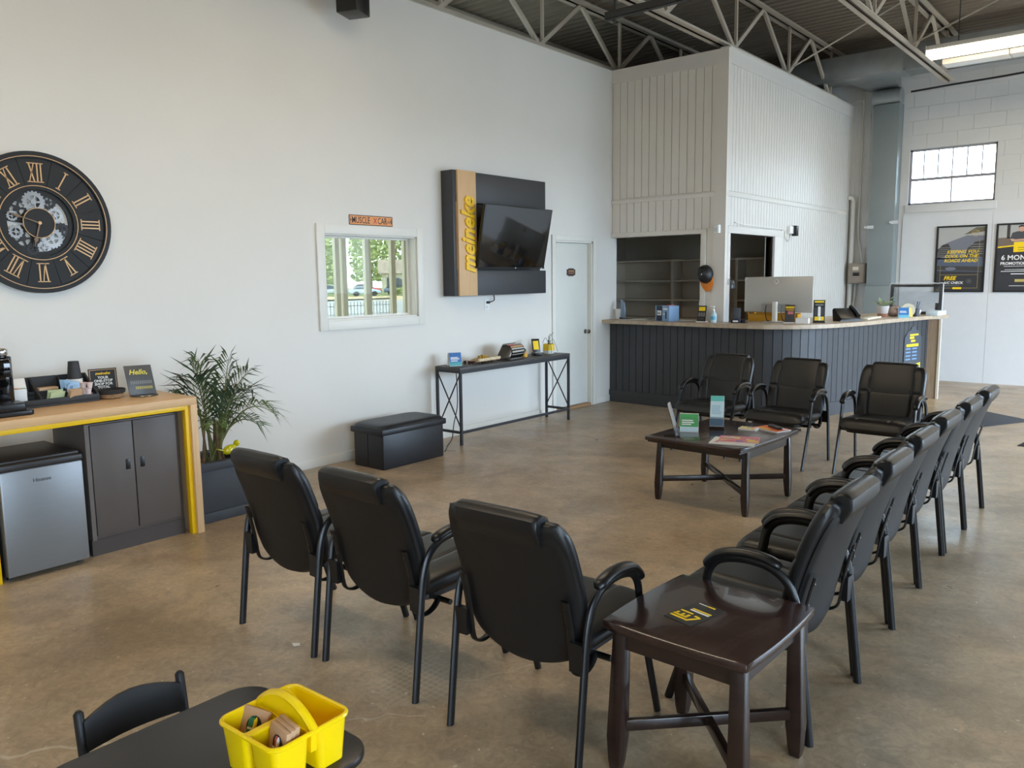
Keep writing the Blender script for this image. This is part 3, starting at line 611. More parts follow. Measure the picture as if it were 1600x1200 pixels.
# plate sign over the inner window
PY0, PZ0, PW, PH = 4.732, 2.138, 0.52, 0.09; pf = lambda w: frame((WX + w, PY0, PZ0), (0, 1, 0), (0, 0, 1))
p = thing('plate_sign', 'narrow orange plate sign reading MUSCLE CAR AVE above the inner window', 'sign', (WX, PY0 + PW / 2, PZ0))
obj('plate', MB(pf(0.001)).prism(rrect(PW, PH, 0.008, 3, PW / 2, PH / 2), 0, 0.004), mat('plate_rust', (70, 40, 28), 0.5), p)
obj('face', MB(pf(0.005)).prism(rrect(PW - 0.014, PH - 0.014, 0.006, 3, PW / 2, PH / 2), 0, 0.001), mat('plate_orange', (226, 150, 84), 0.5, var=0.12, vscale=12), p)
text('MUSCLE', 0.083, BLACK, p, pf(0.0065) @ Matrix.Translation((0.030, 0.017, 0)), sx=0.70, bold=0.0005)
text('CAR', 0.083, BLACK, p, pf(0.0065) @ Matrix.Translation((0.333, 0.017, 0)), sx=0.70, bold=0.0005)
text('AVE', 0.036, BLACK, p, pf(0.0065) @ Matrix.Translation((0.452, 0.026, 0)), sx=0.9)
RD = mat('plate_red', (186, 60, 50), 0.5)
obj('emblem', MB(pf(0.007)).bar((0.287, 0.02, 0), (0.322, 0.07, 0), 0.008, 0.001).bar((0.322, 0.02, 0), (0.287, 0.07, 0), 0.008, 0.001).ring(0, 0.001, 0, 0.0005, 6), RD, p)
lines(p, pf(0.0065), BLACK, [(0.012, 0.02, 0.012, 0.006), (0.012, 0.035, 0.012, 0.02), (0.012, 0.065, 0.012, 0.006), (PW - 0.022, 0.02, 0.01, 0.05)])
# television board
TX = -5.66; TY0, TY1, TZ0, TZ1 = 5.915, 7.435, 1.468, 2.716
t = thing('media_panel', 'charcoal wall panel with a light wood strip and yellow lettering', 'wall panel', (WX, 6.67, TZ0))
obj('upper_board', MB().box(WX + 0.003, TY0 + 0.035, 2.41, TX, TY1, TZ1), CHAR, t, bevel=0.003)
obj('lower_board', MB().box(WX + 0.003, TY0 + 0.035, TZ0, TX, TY1, 1.725), CHAR, t, bevel=0.003)
obj('niche_back', MB().box(WX + 0.003, TY0 + 0.035, 1.725, WX + 0.075, TY1, 2.41), BLACK, t)
obj('side_board', MB().box(WX + 0.003, TY0, TZ0, TX + 0.004, TY0 + 0.035, TZ1), CHAR, t, bevel=0.003)
obj('wood_strip', MB().box(TX - 0.06, TY0 + 0.055, TZ0 + 0.002, TX + 0.022, TY0 + 0.325, TZ1 + 0.004), OAKP, t, bevel=0.002)
text('meineke', 0.262, GOLDY, t, frame((TX + 0.028, TY0 + 0.272, 1.70), (0, 0, 1), (0, -1, 0)), shear=0.28, extrude=0.012, bold=0.009, sx=0.845)
# the television, tilted forward
tv = thing('television', 'black flat television tilted forward on the charcoal panel', 'television', (-5.55, 6.78, 1.745))
tf = frame((-5.605, 6.205, 1.745), (0.0, 1, 0), (0.20, 0, 0.98)); TW, TH = 1.125, 0.655
obj('case', MB(tf).box(0, 0, -0.045, TW, TH, -0.002), PLAST, tv, bevel=0.006)
obj('screen', MB(tf).box(0.008, 0.016, -0.004, TW - 0.008, TH - 0.008, 0.001), GLOSSB, tv)
obj('bezel', MB(tf).box(0, 0, -0.004, TW, 0.014, 0.003), PLAST, tv)
lines(tv, tf @ Matrix.Translation((0, 0, 0.003)), WHITE, [(0.60, 0.004, 0.02, 0.007), (1.06, 0.004, 0.02, 0.007)], 'logo')
obj('mount_arm', MB().box(WX + 0.076, 6.65, 1.9, -5.60, 6.72, 2.2).box(WX + 0.076, 6.85, 1.9, -5.60, 6.92, 2.2), PLAST, tv)
o = thing('wall_outlet', 'white wall outlet plate below the charcoal panel', 'outlet', (WX, 6.58, 1.31))
obj('plate', MB().box(WX, 6.545, 1.305, WX + 0.006, 6.618, 1.42), WHITE, o, bevel=0.002)
for z in (1.335, 1.385): obj('socket', MB().box(WX + 0.005, 6.565, z - 0.014, WX + 0.009, 6.598, z + 0.014), mat('socket_white', (214, 214, 210), 0.4), o, bevel=0.002)
single('power_cord', MB().tube(crom([(WX + 0.012, 6.585, 1.385), (WX + 0.04, 6.60, 1.39), (WX + 0.045, 6.655, 1.41), (WX + 0.03, 6.665, 1.468)], 6), 0.006, 6).box(WX + 0.008, 6.57, 1.372, WX + 0.035, 6.598, 1.398), PLAST, 'short black power cord plugged in below the charcoal panel', 'cord', (WX + 0.01, 6.585, 1.38))
# door plaque
dp = thing('door_plaque', 'small dark brown plaque on the white door', 'plaque', (WX - 0.06, 8.23, 1.66)); df = frame((WX - 0.058, 8.232, 1.706), (0, 1, 0), (0, 0, 1))
obj('plate', MB(df).prism([(-0.085, -0.035), (-0.06, -0.037), (-0.045, -0.048), (0.045, -0.048), (0.06, -0.037), (0.085, -0.035), (0.085, 0.035), (0.06, 0.037), (0.045, 0.048), (-0.045, 0.048), (-0.06, 0.037), (-0.085, 0.035)], 0, 0.008), mat('plaque_brown', (66, 46, 40), 0.5), dp)
lines(dp, df @ Matrix.Translation((0, 0, 0.008)), mat('plaque_gold', (180, 140, 100), 0.5), [(-0.06, 0.008, 0.12, 0.014), (-0.06, -0.014, 0.12, 0.008)])
# speaker up on the left wall
single('cable_box', MB().box(-5.62, 4.86, 3.96, -5.50, 4.98, 4.02), PLAST, 'tiny black box just right of the high speaker', 'box', (-5.56, 4.92, 3.96), bevel=0.004) if False else None
sp = thing('wall_speaker', 'black box speaker high on the left wall at the top edge', 'speaker', (-5.5, 4.66, 3.83))
sf = frame((-5.52, 4.62, 3.84), (0.93, 0.37, 0), (0, 0, 1))
obj('cabinet', MB(sf).box(-0.10, 0, -0.11, 0.10, 0.32, 0.11), PLAST, sp, bevel=0.008)
obj('grille', MB(sf).box(-0.09, 0.01, 0.11, 0.09, 0.31, 0.116), mat('grille', (30, 30, 30), 0.8, bump=0.5, bscale=600), sp)
obj('bracket', MB().bar((-5.55, 4.72, 4.0), (WX, 4.85, 4.0), 0.03, 0.05), PLAST, sp)
obj('bracket_plate', MB().box(WX, 4.80, 3.93, WX + 0.012, 4.90, 4.07), PLAST, sp)
# ================================================================== ARMCHAIRS (local: front is +y, rear feet at y = 0)
def pillow(mp, nu=26, nv=22, tt=0.03, tb=0.03, pw=5.0, seams=(), hseams=(), sd=0.007, sw=0.02):
    """closed cushion; mp(u, v, h) places a point, u and v in [-1, 1], h the signed half thickness"""
    b = MB(); us = [math.sin(PI / 2 * (2 * i / nu - 1)) * 0.5 + 0.5 * (2 * i / nu - 1) for i in range(nu + 1)]; vs = [math.sin(PI / 2 * (2 * j / nv - 1)) * 0.5 + 0.5 * (2 * j / nv - 1) for j in range(nv + 1)]
    def hh(u, v, top):
        e = max(0.0, 1 - abs(u) ** pw) ** 0.5 * max(0.0, 1 - abs(v) ** pw) ** 0.5
        h = (tt if top else -tb) * e
        if top:
            for s in seams: h -= sd * math.exp(-((u - s) / sw) ** 2) * e
            for s in hseams: h -= sd * math.exp(-((v - s) / sw) ** 2) * e
        return h
    T = [[None] * (nv + 1) for _ in range(nu + 1)]; Bt = [[None] * (nv + 1) for _ in range(nu + 1)]
    for i, u in enumerate(us):
        for j, v in enumerate(vs):
            T[i][j] = b.P(mp(u, v, hh(u, v, True)))
            Bt[i][j] = T[i][j] if i in (0, nu) or j in (0, nv) else b.P(mp(u, v, hh(u, v, False)))
    for i in range(nu):
        for j in range(nv):
            b.F(T[i][j], T[i + 1][j], T[i + 1][j + 1], T[i][j + 1]); b.F(Bt[i][j + 1], Bt[i + 1][j + 1], Bt[i + 1][j], Bt[i][j])
    return b
def sq(u, v, r=0.35):
    """square to rounded square"""
    k = max(abs(u), abs(v))
    if k < 1e-6: return u, v
    m = (abs(u) ** 8 + abs(v) ** 8) ** (1 / 8.0); f = (k / m) * (1 - r * 0.25) + r * 0.25 * 1.0 if m > 0 else 1
    return u * f, v * f
def back_pt(s):
    """centre line of the backrest from its lower corners (s = 0) to its top (s = 1): (y, z)"""
    return 0.112 - 0.062 * s - 0.085 * s * s, 0.392 + 0.485 * s - 0.014 * s * s
def back_n(s):
    y0, z0 = back_pt(s - 0.01); y1, z1 = back_pt(s + 0.01); d = Vector((y1 - y0, z1 - z0)).normalized(); return d.y, -d.x
def back_w(s):
    # half width: wide nearly all the way down, a little narrower at the top
    return 0.260 + 0.004 * min(1, max(0, s) / 0.5) - 0.012 * max(0, (s - 0.7) / 0.3) ** 2
def sag(s, u):
    """the lower edge hangs lowest in the middle"""
    return s - 0.19 * (1 - u * u) * max(0.0, (0.5 - s) / 0.5) ** 1.3
def make_chair(name, label):
    t = thing(name, label, 'chair', (0, 0, 0), 0, 'black guest chairs')
    def seat_mp(u, v, h):
        x, y = sq(u, v, 0.9); drop = 0.035 * max(0, (y - 0.72) / 0.28) ** 2
        return (0.268 * x * (1 - 0.05 * max(0, -y)), 0.315 + 0.245 * y, 0.425 + h + 0.010 * y - drop)
    st = obj('seat', pillow(seat_mp, 48, 24, 0.05, 0.05, 7, (-0.46, 0.46), (), 0.007, 0.028), LEATH, t, local=True, smooth=True)
    obj('seat_pan', MB().prism(rrect(0.44, 0.40, 0.06, 4, 0, 0.31), 0.355, 0.382), BMETAL, st, local=True)
    def back_mp(u, v, h):
        s = (v + 1) / 2; x, q = sq(u, v, 0.15)
        ss = s
        # rounded lower edge: the foot of the shell hangs lowest in the middle
        ss = sag(s, u)
        y, z = back_pt(ss); ny, nz = back_n(ss); f = back_w(ss) * (x / u if abs(u) > 1e-6 else 1)
        hol = 0.022 * (1 - u * u) if h >= 0 else 0.0
        return (f * u, y + ny * (h + 0.0) - 0.02 * (1 - u * u), z + nz * h)
    bk = obj('backrest', pillow(back_mp, 56, 48, 0.042, 0.03, 11, (-0.64, 0.64), (0.04,), 0.010, 0.026), LEATH, t, local=True, smooth=True)
    # raised head pad wrapping over the top edge
    def pad():
        b = MB(); path = []
        for s in (0.50, 0.60, 0.72, 0.84, 0.94, 0.985): y, z = back_pt(s); ny, nz = back_n(s); path.append((y + ny * 0.036 - 0.015, z + nz * 0.036, ny, nz))
        y, z = back_pt(1.0); ny, nz = back_n(1.0)
        for a in (60, 30, 0, -30, -60): path.append((y - 0.016 + ny * 0.036 * math.sin(math.radians(a)) - nz * 0, z - 0.006 + 0.036 * math.cos(math.radians(a)) * 0.75, ny * math.sin(math.radians(a)), math.cos(math.radians(a))))
        for s in (0.985, 0.93, 0.86): y, z = back_pt(s); ny, nz = back_n(s); path.append((y - ny * 0.033 - 0.017, z - nz * 0.033, -ny, -nz))
        n = len(path); xs = [-1, -0.97, -0.9, -0.6, -0.3, 0, 0.3, 0.6, 0.9, 0.97, 1]
        g = [[None] * n for _ in xs]; q = [[None] * n for _ in xs]
        for i, x in enumerate(xs):
            for j, (y, z, ny, nz) in enumerate(path):
                e = (1 - abs(x) ** 8) ** 0.5 * (1.0 if 0 < j < n - 1 else 0.35); g[i][j] = b.P((0.176 * x, y + ny * 0.011 * e, z + nz * 0.011 * e)); q[i][j] = b.P((0.176 * x, y - ny * 0.03, z - nz * 0.03))
        for i in range(len(xs) - 1):
            for j in range(n - 1): b.F(g[i][j], g[i + 1][j], g[i + 1][j + 1], g[i][j + 1]); b.F(q[i][j + 1], q[i + 1][j + 1], q[i + 1][j], q[i][j])
            b.F(g[i][0], q[i][0], q[i + 1][0], g[i + 1][0]); b.F(g[i][n - 1], g[i + 1][n - 1], q[i + 1][n - 1], q[i][n - 1])
        for j in range(n - 1): b.F(g[0][j], g[0][j + 1], q[0][j + 1], q[0][j]); b.F(g[-1][j + 1], g[-1][j], q[-1][j], q[-1][j + 1])
        return b
    obj('head_pad', pad(), LEATH, bk, local=True, smooth=True)
    def shell_mp(u, v, h):
        s = 0.02 + 0.90 * (v + 1) / 2; ss = sag(s, u); x, q = sq(u, v, 0.15)
        y, z = back_pt(ss); ny, nz = back_n(ss); f = (back_w(ss) - 0.012) * (x / u if abs(u) > 1e-6 else 1)
        return (f * u, y - ny * 0.026 + ny * h - 0.02 * (1 - u * u), z - nz * 0.026 + nz * h)
    obj('back_shell', pillow(shell_mp, 20, 20, 0.006, 0.010, 10), LEATHB, bk, local=True, smooth=True)
    for s in (-1, 1):
        X = s * 0.282
        rear = crom([(X, -0.005, 0), (X, 0.018, 0.2), (X, 0.044, 0.42)], 5)
        arm = crom([(X, 0.044, 0.42), (X, 0.058, 0.50), (X, 0.088, 0.57), (X, 0.145, 0.613), (X, 0.215, 0.627), (X, 0.29, 0.623), (X, 0.35, 0.602), (X, 0.385, 0.555), (X, 0.398, 0.49), (X, 0.412, 0.43)], 5)
        front = crom([(X, 0.412, 0.43), (X, 0.475, 0.22), (X, 0.545, 0.0)], 5)
        for nm, pth in (('leg', rear), ('arm_frame', arm), ('leg', front)): obj(nm, MB().tube(pth, 0.012, 10, 0.017, side=(1, 0, 0)), BMETAL, t, local=True, smooth=True)
        pp = crom([(X, 0.115, 0.622), (X, 0.15, 0.640), (X, 0.215, 0.650), (X, 0.29, 0.645), (X, 0.345, 0.628), (X, 0.382, 0.598), (X, 0.396, 0.57)], 4); n = len(pp)
        sc = [0.55 + 0.45 * min(1, i / 2.0, (n - 1 - i) / 2.0) for i in range(n)]
        obj('armrest', MB().tube(pp, 0.0245, 12, 0.017, side=(1, 0, 0), scale=sc), ARMP, t, local=True, smooth=True)
        # flat bracket that carries the back and curls under the seat
        Bx = s * 0.222; br = []
        for q in (0.45, 0.3, 0.15, 0.0): y, z = back_pt(q); ny, nz = back_n(q); br.append((Bx, y - ny * 0.044 - 0.012, z - nz * 0.044))
        br += [(Bx, 0.058, 0.37), (Bx, 0.072, 0.325), (Bx, 0.115, 0.305), (Bx, 0.165, 0.318), (Bx, 0.20, 0.355)]
        k = obj('back_bracket', MB().tube(crom(br, 4), 0.016, 8, 0.006, side=(1, 0, 0)), BMETAL, t, local=True, smooth=True)
        for q in (0.40, 0.22): y, z = back_pt(q); ny, nz = back_n(q); obj('bolt', MB(frame((Bx, y - ny * 0.05 - 0.012, z - nz * 0.05), (-1, 0, 0), (0, -nz * 0 + 0.2, 0.98))).lathe([(0.007, 0), (0.007, 0.004), (0.004, 0.006)], n=8), BMETAL, k, local=True)
        obj('side_plate', MB().bar((s * 0.225, 0.045, 0.40), (s * 0.28, 0.043, 0.40), 0.026, 0.10), BMETAL, t, local=True)
    for q in ((0.20, 0.345), (0.40, 0.36)): obj('cross_bar', MB().tube([(-0.285, *q), (0.285, *q)], 0.012, 8), BMETAL, t, local=True)
    return t
chair0 = make_chair('guest_chair', 'black leather armchair seen from behind, nearest the palm planter')
XF[chair0.name] = Matrix(); chair0.location = (-3.11, 2.02, 0)
G = 'black guest chairs'
dup(chair0, (-2.478, 2.03, 0), 0.0, 'black leather armchair seen from behind, middle of the near row of three')
dup(chair0, (-1.698, 2.01, 0), math.radians(1.5), 'black leather armchair seen from behind, beside the small side table')
ys = [2.965, 3.58, 4.195, 4.81, 5.425, 6.04]; xs = [-0.905, -0.935, -0.965, -0.985, -0.985, -0.99]
lb = ['black leather armchair facing left, right next to the small side table', 'black leather armchair facing left, second along the right row from the side table', 'black leather armchair facing left, third along the right row from the side table',
      'black leather armchair facing left, fourth along the right row from the side table', 'black leather armchair facing left, fifth along the right row from the side table', 'black leather armchair facing left, far end of the right row']
for x, y, l, a in zip(xs, ys, lb, (0.5, 0.4, 0, 0, 0, -0.3)): dup(chair0, (x, y, 0), PI / 2 + math.radians(a), l)
dup(chair0, (-3.325, 7.27, 0), PI - math.radians(5), 'black leather armchair facing the camera, left of three before the counter')
dup(chair0, (-2.61, 7.20, 0), PI - math.radians(4), 'black leather armchair facing the camera, middle of three before the counter')
dup(chair0, (-1.84, 7.25, 0), PI - math.radians(1), 'black leather armchair facing the camera, right of three before the counter')

# ================================================================== DARK WOOD TABLES
def bowed(w, d, bow, n=10):
    pts = []; c = [(-w / 2, -d / 2), (w / 2, -d / 2), (w / 2, d / 2), (-w / 2, d / 2)]
    for i in range(4):
        a = Vector(c[i]); e = Vector(c[(i + 1) % 4]); nn = Vector((e.y - a.y, a.x - e.x)).normalized()
        for k in range(n): s = k / n; p = a.lerp(e, s) + nn * bow * (1 - (2 * s - 1) ** 2); pts.append((p.x, p.y))
    return pts
def table(name, label, loc, rz, w, d, h, lx, ly, leg=0.05, bow=0.012):
    t = thing(name, label, 'table', loc, rz)
    obj('tabletop', MB().prism(bowed(w, d, bow), h - 0.028, h), ESPT, t, local=True, bevel=0.006, seg=2)
    obj('under_edge', MB().prism(bowed(w - 0.03, d - 0.03, bow), h - 0.04, h - 0.027), ESP, t, local=True)
    for s in (-1, 1):
        obj('apron', MB().box(-lx, s * ly - 0.010, h - 0.10, lx, s * ly + 0.010, h - 0.04), ESP, t, local=True)
        obj('apron', MB().box(s * lx - 0.010, -ly, h - 0.10, s * lx + 0.010, ly, h - 0.04), ESP, t, local=True)
        for q in (-1, 1):
            b = MB(); prof = [(0.0, 0.62), (0.035, 0.80), (0.12, 1.0), (h * 0.45, 0.92), (h - 0.04, 0.78)]; rings = []
            for z, k in prof:
                e = leg * k / 2; ox = s * 0.012 * (1 - z / h); oy = q * 0.012 * (1 - z / h)
                rings.append([b.P((s * lx + ox + a * e, q * ly + oy + c * e, z)) for a, c in ((-1, -1), (1, -1), (1, 1), (-1, 1))])
            for r0, r1 in zip(rings, rings[1:]):
                for j in range(4): b.F(r0[j], r0[(j + 1) % 4], r1[(j + 1) % 4], r1[j])
            b.F(*rings[0][::-1]); b.F(*rings[-1]); obj('leg', b, ESP, t, local=True, bevel=0.004)
        obj('stretcher', MB().bar((-lx * 0.98, -s * ly * 0.98, 0.155 + 0.001 * s), (lx * 0.98, s * ly * 0.98, 0.155 + 0.001 * s), 0.024, 0.038), ESP, t, local=True, bevel=0.003)
    return t
table('coffee_table', 'dark wood coffee table covered in brochures before three armchairs', (-2.535, 5.49, 0), math.radians(-3), 0.75, 0.97, 0.495, 0.335, 0.33)
table('side_table', 'small square dark wood side table at the near corner of the seating', (-1.133, 2.375, 0), math.radians(-1), 0.50, 0.53, 0.53, 0.205, 0.215, 0.056)

# things on the coffee table
CZ0 = 0.4952
def brochure(name, label, p, rz, w, h, lean, cols, holder=True, back=False):
    t = thing(name, label, 'brochure holder', p, rz); f = frame((0, 0, 0.004), (1, 0, 0), (0, math.sin(lean), math.cos(lean)))
    M0 = XF[t.name]
    if holder:
        obj('holder', MB(M0 @ f).box(-w / 2 - 0.006, 0, -0.004, w / 2 + 0.006, h * 0.92, -0.001).box(-w / 2 - 0.006, 0, 0.022, w / 2 + 0.006, h * 0.32, 0.025).box(-w / 2 - 0.006, 0, -0.004, -w / 2 - 0.003, h * 0.32, 0.025).box(w / 2 + 0.003, 0, -0.004, w / 2 + 0.006, h * 0.32, 0.025).box(-w / 2 - 0.006, 0, -0.004, w / 2 + 0.006, 0.003, 0.025), CLEARP, t)
        obj('foot', MB(M0).poly([(-w / 2, 0, 0.001), (w / 2, 0, 0.001), (w / 2, 0.09, 0.001), (-w / 2, 0.09, 0.001)]).poly([(-w / 2, 0.09, 0.001), (w / 2, 0.09, 0.001), (w / 2, h * 0.92 * math.sin(lean), h * 0.85 * math.cos(lean)), (-w / 2, h * 0.92 * math.sin(lean), h * 0.85 * math.cos(lean))]), CLEARP, t)
    for k in range(3): obj('leaflet', MB(M0 @ f).box(-w / 2, 0.005 + 0.002 * k, 0.002 + 0.006 * k, w / 2, h + 0.002 * k, 0.0065 + 0.006 * k), PAPER, t)
    z = 0.0206
    for (v0, v1, m) in cols: obj('print_panel', MB(M0 @ f).box(-w / 2 + 0.001, h * v0 + 0.004, z, w / 2 - 0.001, h * v1 + 0.003, z + 0.0006), m, t)
    lines(t, M0 @ f @ Matrix.Translation((0, 0, z + 0.0006)), mat('print_pale_blue', (150, 190, 214), 0.6), [(-w / 2 + 0.01, h * q, w - 0.02 - random.uniform(0, 0.02), 0.006) for q in (0.42, 0.47, 0.52, 0.57, 0.62, 0.67)])
    return t
PB = mat('print_sky', (196, 222, 232), 0.6); AQ = mat('print_aqua', (96, 190, 182), 0.6)
brochure('brochure_holder', 'clear stand of teal and white leaflets on the coffee table', (-2.66, 5.62, CZ0), math.radians(22), 0.10, 0.235, 0.30, [(0.82, 1.0, AQ), (0.25, 0.82, PB), (0.02, 0.25, mat('print_steelblue', (92, 140, 176), 0.6))])
brochure('brochure_holder', 'clear stand turned away at the left corner of the coffee table', (-2.76, 5.17, CZ0), math.radians(118), 0.10, 0.235, 0.28, [(0.0, 1.0, mat('print_greyblue', (150, 150, 152), 0.5))])
def tent(name, label, p, rz, w, h, m, m2, rows):
    t = thing(name, label, 'tent card', p, rz); M0 = XF[t.name]; dd = 0.045
    b = MB(M0 @ Matrix(((0, 0, 1, 0), (1, 0, 0, 0), (0, 1, 0, 0), (0, 0, 0, 1)))); pr = [(-dd, 0), (-dd * 0.55, h * 0.7), (-0.012, h * 0.98), (0.012, h * 0.98), (dd * 0.55, h * 0.7), (dd, 0), (dd - 0.002, 0), (dd * 0.55 - 0.002, h * 0.7 - 0.002), (0, h * 0.96), (-dd * 0.55 + 0.002, h * 0.7 - 0.002), (-dd + 0.002, 0)]
    b.prism(pr, -w / 2, w / 2); obj('card', b, PAPER, t)
    f = frame((0, -dd - 0.0012, 0), (1, 0, 0), (0, dd * 0.45, h * 0.7)); L = math.hypot(dd * 0.45, h * 0.7)
    obj('print_panel', MB(M0 @ f).box(-w / 2 + 0.002, L * 0.42, 0, w / 2 - 0.002, L, 0.0012), m, t); obj('print_panel', MB(M0 @ f).box(-w / 2 + 0.002, 0.004, 0, w / 2 - 0.002, L * 0.42, 0.0012), m2, t)
    f2 = frame((0, -dd * 0.55 - 0.0012, h * 0.7), (1, 0, 0), (0, dd * 0.55 - 0.012, h * 0.28)); L2 = math.hypot(dd * 0.55 - 0.012, h * 0.28)
    obj('print_panel', MB(M0 @ f2).box(-w / 2 + 0.002, 0, 0, w / 2 - 0.002, L2, 0.0012), m, t)
    lines(t, M0 @ f @ Matrix.Translation((0, 0, 0.0013)), WHITE, [(-w / 2 + 0.015, L * q, w * r, 0.009) for q, r in rows]); return t
tent('tent_card', 'green and white folded tent card on the coffee table', (-2.765, 5.38, CZ0), math.radians(25), 0.135, 0.135, GRN, PB, ((0.86, 0.6), (0.70, 0.65), (0.55, 0.5)))
def sheetstack(name, label, cat, p, rz, w, d, t0, m, decals):
    t = thing(name, label, cat, p, rz); M0 = XF[t.name]
    obj('pages', MB(M0).box(-w / 2, -d / 2, 0, w / 2, d / 2, t0 - 0.0008), PAPER, t)
    obj('cover', MB(M0).box(-w / 2 - 0.001, -d / 2 - 0.001, t0 - 0.0008, w / 2 + 0.001, d / 2 + 0.001, t0), m, t)
    for (x0, y0, x1, y1, mm) in decals: obj('cover_print', MB(M0).box(x0 * w, y0 * d, t0, x1 * w, y1 * d, t0 + 0.0005), mm, t)
    return t
MG = [mat('mag_pink', (206, 120, 130), 0.35), mat('mag_green', (130, 160, 80), 0.35), mat('mag_yellow', (226, 196, 80), 0.35), mat('mag_red', (180, 50, 50), 0.35), mat('mag_violet', (120, 100, 150), 0.35), mat('mag_white', (220, 214, 206), 0.35)]
def deco(n):
    o = []
    for _ in range(n):
        x = random.uniform(-0.46, 0.25); y = random.uniform(-0.46, 0.25); o.append((x, y, min(0.49, x + random.uniform(0.08, 0.3)), min(0.49, y + random.uniform(0.06, 0.25)), random.choice(MG)))
    return o
sheetstack('magazine', 'open red and white magazine lying lowest in the coffee table pile', 'magazine', (-2.33, 5.20, CZ0), math.radians(14), 0.30, 0.24, 0.006, MG[5], deco(6))
sheetstack('magazine', 'colourful puzzle magazine on top of the coffee table pile', 'magazine', (-2.315, 5.255, CZ0 + 0.0068), math.radians(20), 0.27, 0.21, 0.006, MG[0], deco(12))
sheetstack('booklet', 'orange booklet under the remote at the far right of the coffee table', 'booklet', (-2.30, 5.80, CZ0), math.radians(-20), 0.23, 0.15, 0.008, mat('booklet_orange', (214, 104, 54), 0.5), [(-0.4, -0.4, 0.1, -0.2, MG[2]), (0.1, 0.2, 0.45, 0.4, WHITE)])
r = thing('remote_control', 'black remote control lying on the orange booklet', 'remote', (-2.285, 5.82, CZ0 + 0.0088), math.radians(-40))
obj('remote_body', MB().prism(rrect(0.16, 0.045, 0.015, 4), 0, 0.018), PLAST, r, local=True, bevel=0.004)
for k in range(5): obj('button', MB().prism(rrect(0.012, 0.008, 0.003, 2, -0.05 + 0.022 * k, 0), 0.018, 0.0195), DGREY, r, local=True)
sheetstack('crayon_packet', 'small packet of crayons in yellow and green on the coffee table', 'crayons', (-2.44, 5.70, CZ0), math.radians(5), 0.13, 0.09, 0.012, MG[5], [(-0.45, 0, -0.2, 0.4, MG[2]), (-0.15, 0, 0.05, 0.42, MG[1]), (0.1, 0, 0.3, 0.35, MG[3]), (-0.4, -0.45, 0.45, -0.1, MG[2])])
# flyer on the side table
fz = 0.5304; fly = thing('flyer', 'black flyer with yellow logo lying on the small side table', 'flyer', (-1.17, 2.34, fz), math.radians(167)); M0 = XF[fly.name]
obj('sheet', MB(M0).box(-0.056, -0.09, 0, 0.056, 0.09, 0.0012), mat('flyer_black', (46, 46, 46), 0.3), fly)
T0 = M0 @ Matrix.Translation((0, 0, 0.0012))
obj('logo', MB(T0).bar((0.052, 0.062, 0), (-0.014, 0.062, 0), 0.009, 0.001).bar((-0.014, 0.066, 0), (-0.038, 0.020, 0), 0.009, 0.001).bar((-0.034, 0.020, 0), (-0.014, 0.018, 0), 0.009, 0.001).bar((0.052, 0.046, 0), (-0.004, 0.046, 0), 0.010, 0.001).bar((0.002, 0.046, 0), (0.002, 0.024, 0), 0.010, 0.001).bar((0.022, 0.046, 0), (0.022, 0.026, 0), 0.009, 0.001).bar((0.045, 0.046, 0), (0.045, 0.026, 0), 0.009, 0.001).bar((0.05, 0.010, 0), (0.0, 0.010, 0), 0.008, 0.001), YEL, fly)
lines(fly, T0, WHITE, [(-0.045, -0.018, 0.075, 0.008), (0.01, -0.078, 0.035, 0.004)]); lines(fly, T0, YEL, [(-0.045, -0.030, 0.075, 0.008), (-0.022, -0.080, 0.03, 0.007)])
# ================================================================== COFFEE STATION
CF = -4.88
ct = thing('coffee_counter', 'light wood counter frame edged in yellow along the left wall', 'counter', (-5.17, 2.05, 0))
obj('top', MB().box(-5.47, 1.40, 0.855, CF, 2.665, 0.905), OAK, ct, bevel=0.003)
obj('end_panel', MB().box(-5.47, 2.62, 0, CF, 2.665, 0.855), OAKP, ct, bevel=0.002)
obj('end_panel', MB().box(-5.47, 1.40, 0, CF, 1.445, 0.855), OAKP, ct, bevel=0.002)
obj('yellow_edge', MB().box(CF - 0.06, 1.475, 0.825, CF - 0.018, 2.59, 0.855), GOLDY, ct, bevel=0.002)
obj('yellow_edge', MB().box(CF - 0.06, 2.59, 0, CF - 0.018, 2.62, 0.855), GOLDY, ct, bevel=0.002)
obj('yellow_edge', MB().box(CF - 0.06, 1.445, 0, CF - 0.018, 1.475, 0.855), GOLDY, ct, bevel=0.002)
cb = thing('storage_cabinet', 'dark taupe two door cabinet under the coffee counter', 'cabinet', (-5.2, 2.27, 0)); FX = CF - 0.065
obj('body', MB().box(-5.42, 1.985, 0.10, FX - 0.02, 2.574, 0.81), CAB, cb, bevel=0.003)
obj('plinth', MB().box(-5.40, 1.985, 0, FX - 0.02, 2.574, 0.10), mat('plinth_brown', (66, 58, 54), 0.55), cb)
for a, c, h in ((2.015, 2.265, 2.225), (2.272, 2.545, 2.315)):
    dr = obj('door', MB().box(FX - 0.02, a, 0.125, FX, c, 0.80), CAB, cb, bevel=0.003)
    obj('pull', MB().box(FX - 0.001, h - 0.014, 0.50, FX + 0.003, h + 0.014, 0.565), PLAST, dr, bevel=0.002)
obj('frame_strip', MB().box(FX - 0.02, 1.985, 0.10, FX - 0.004, 2.01, 0.81), mat('cabinet_edge', (98, 90, 84), 0.5), cb)
fr = thing('mini_fridge', 'small grey steel fridge under the coffee counter', 'fridge', (-5.15, 1.70, 0))
obj('body', MB().box(-5.40, 1.497, 0.02, CF - 0.045, 1.93, 0.645), mat('fridge_body', (40, 38, 38), 0.45), fr, bevel=0.006)
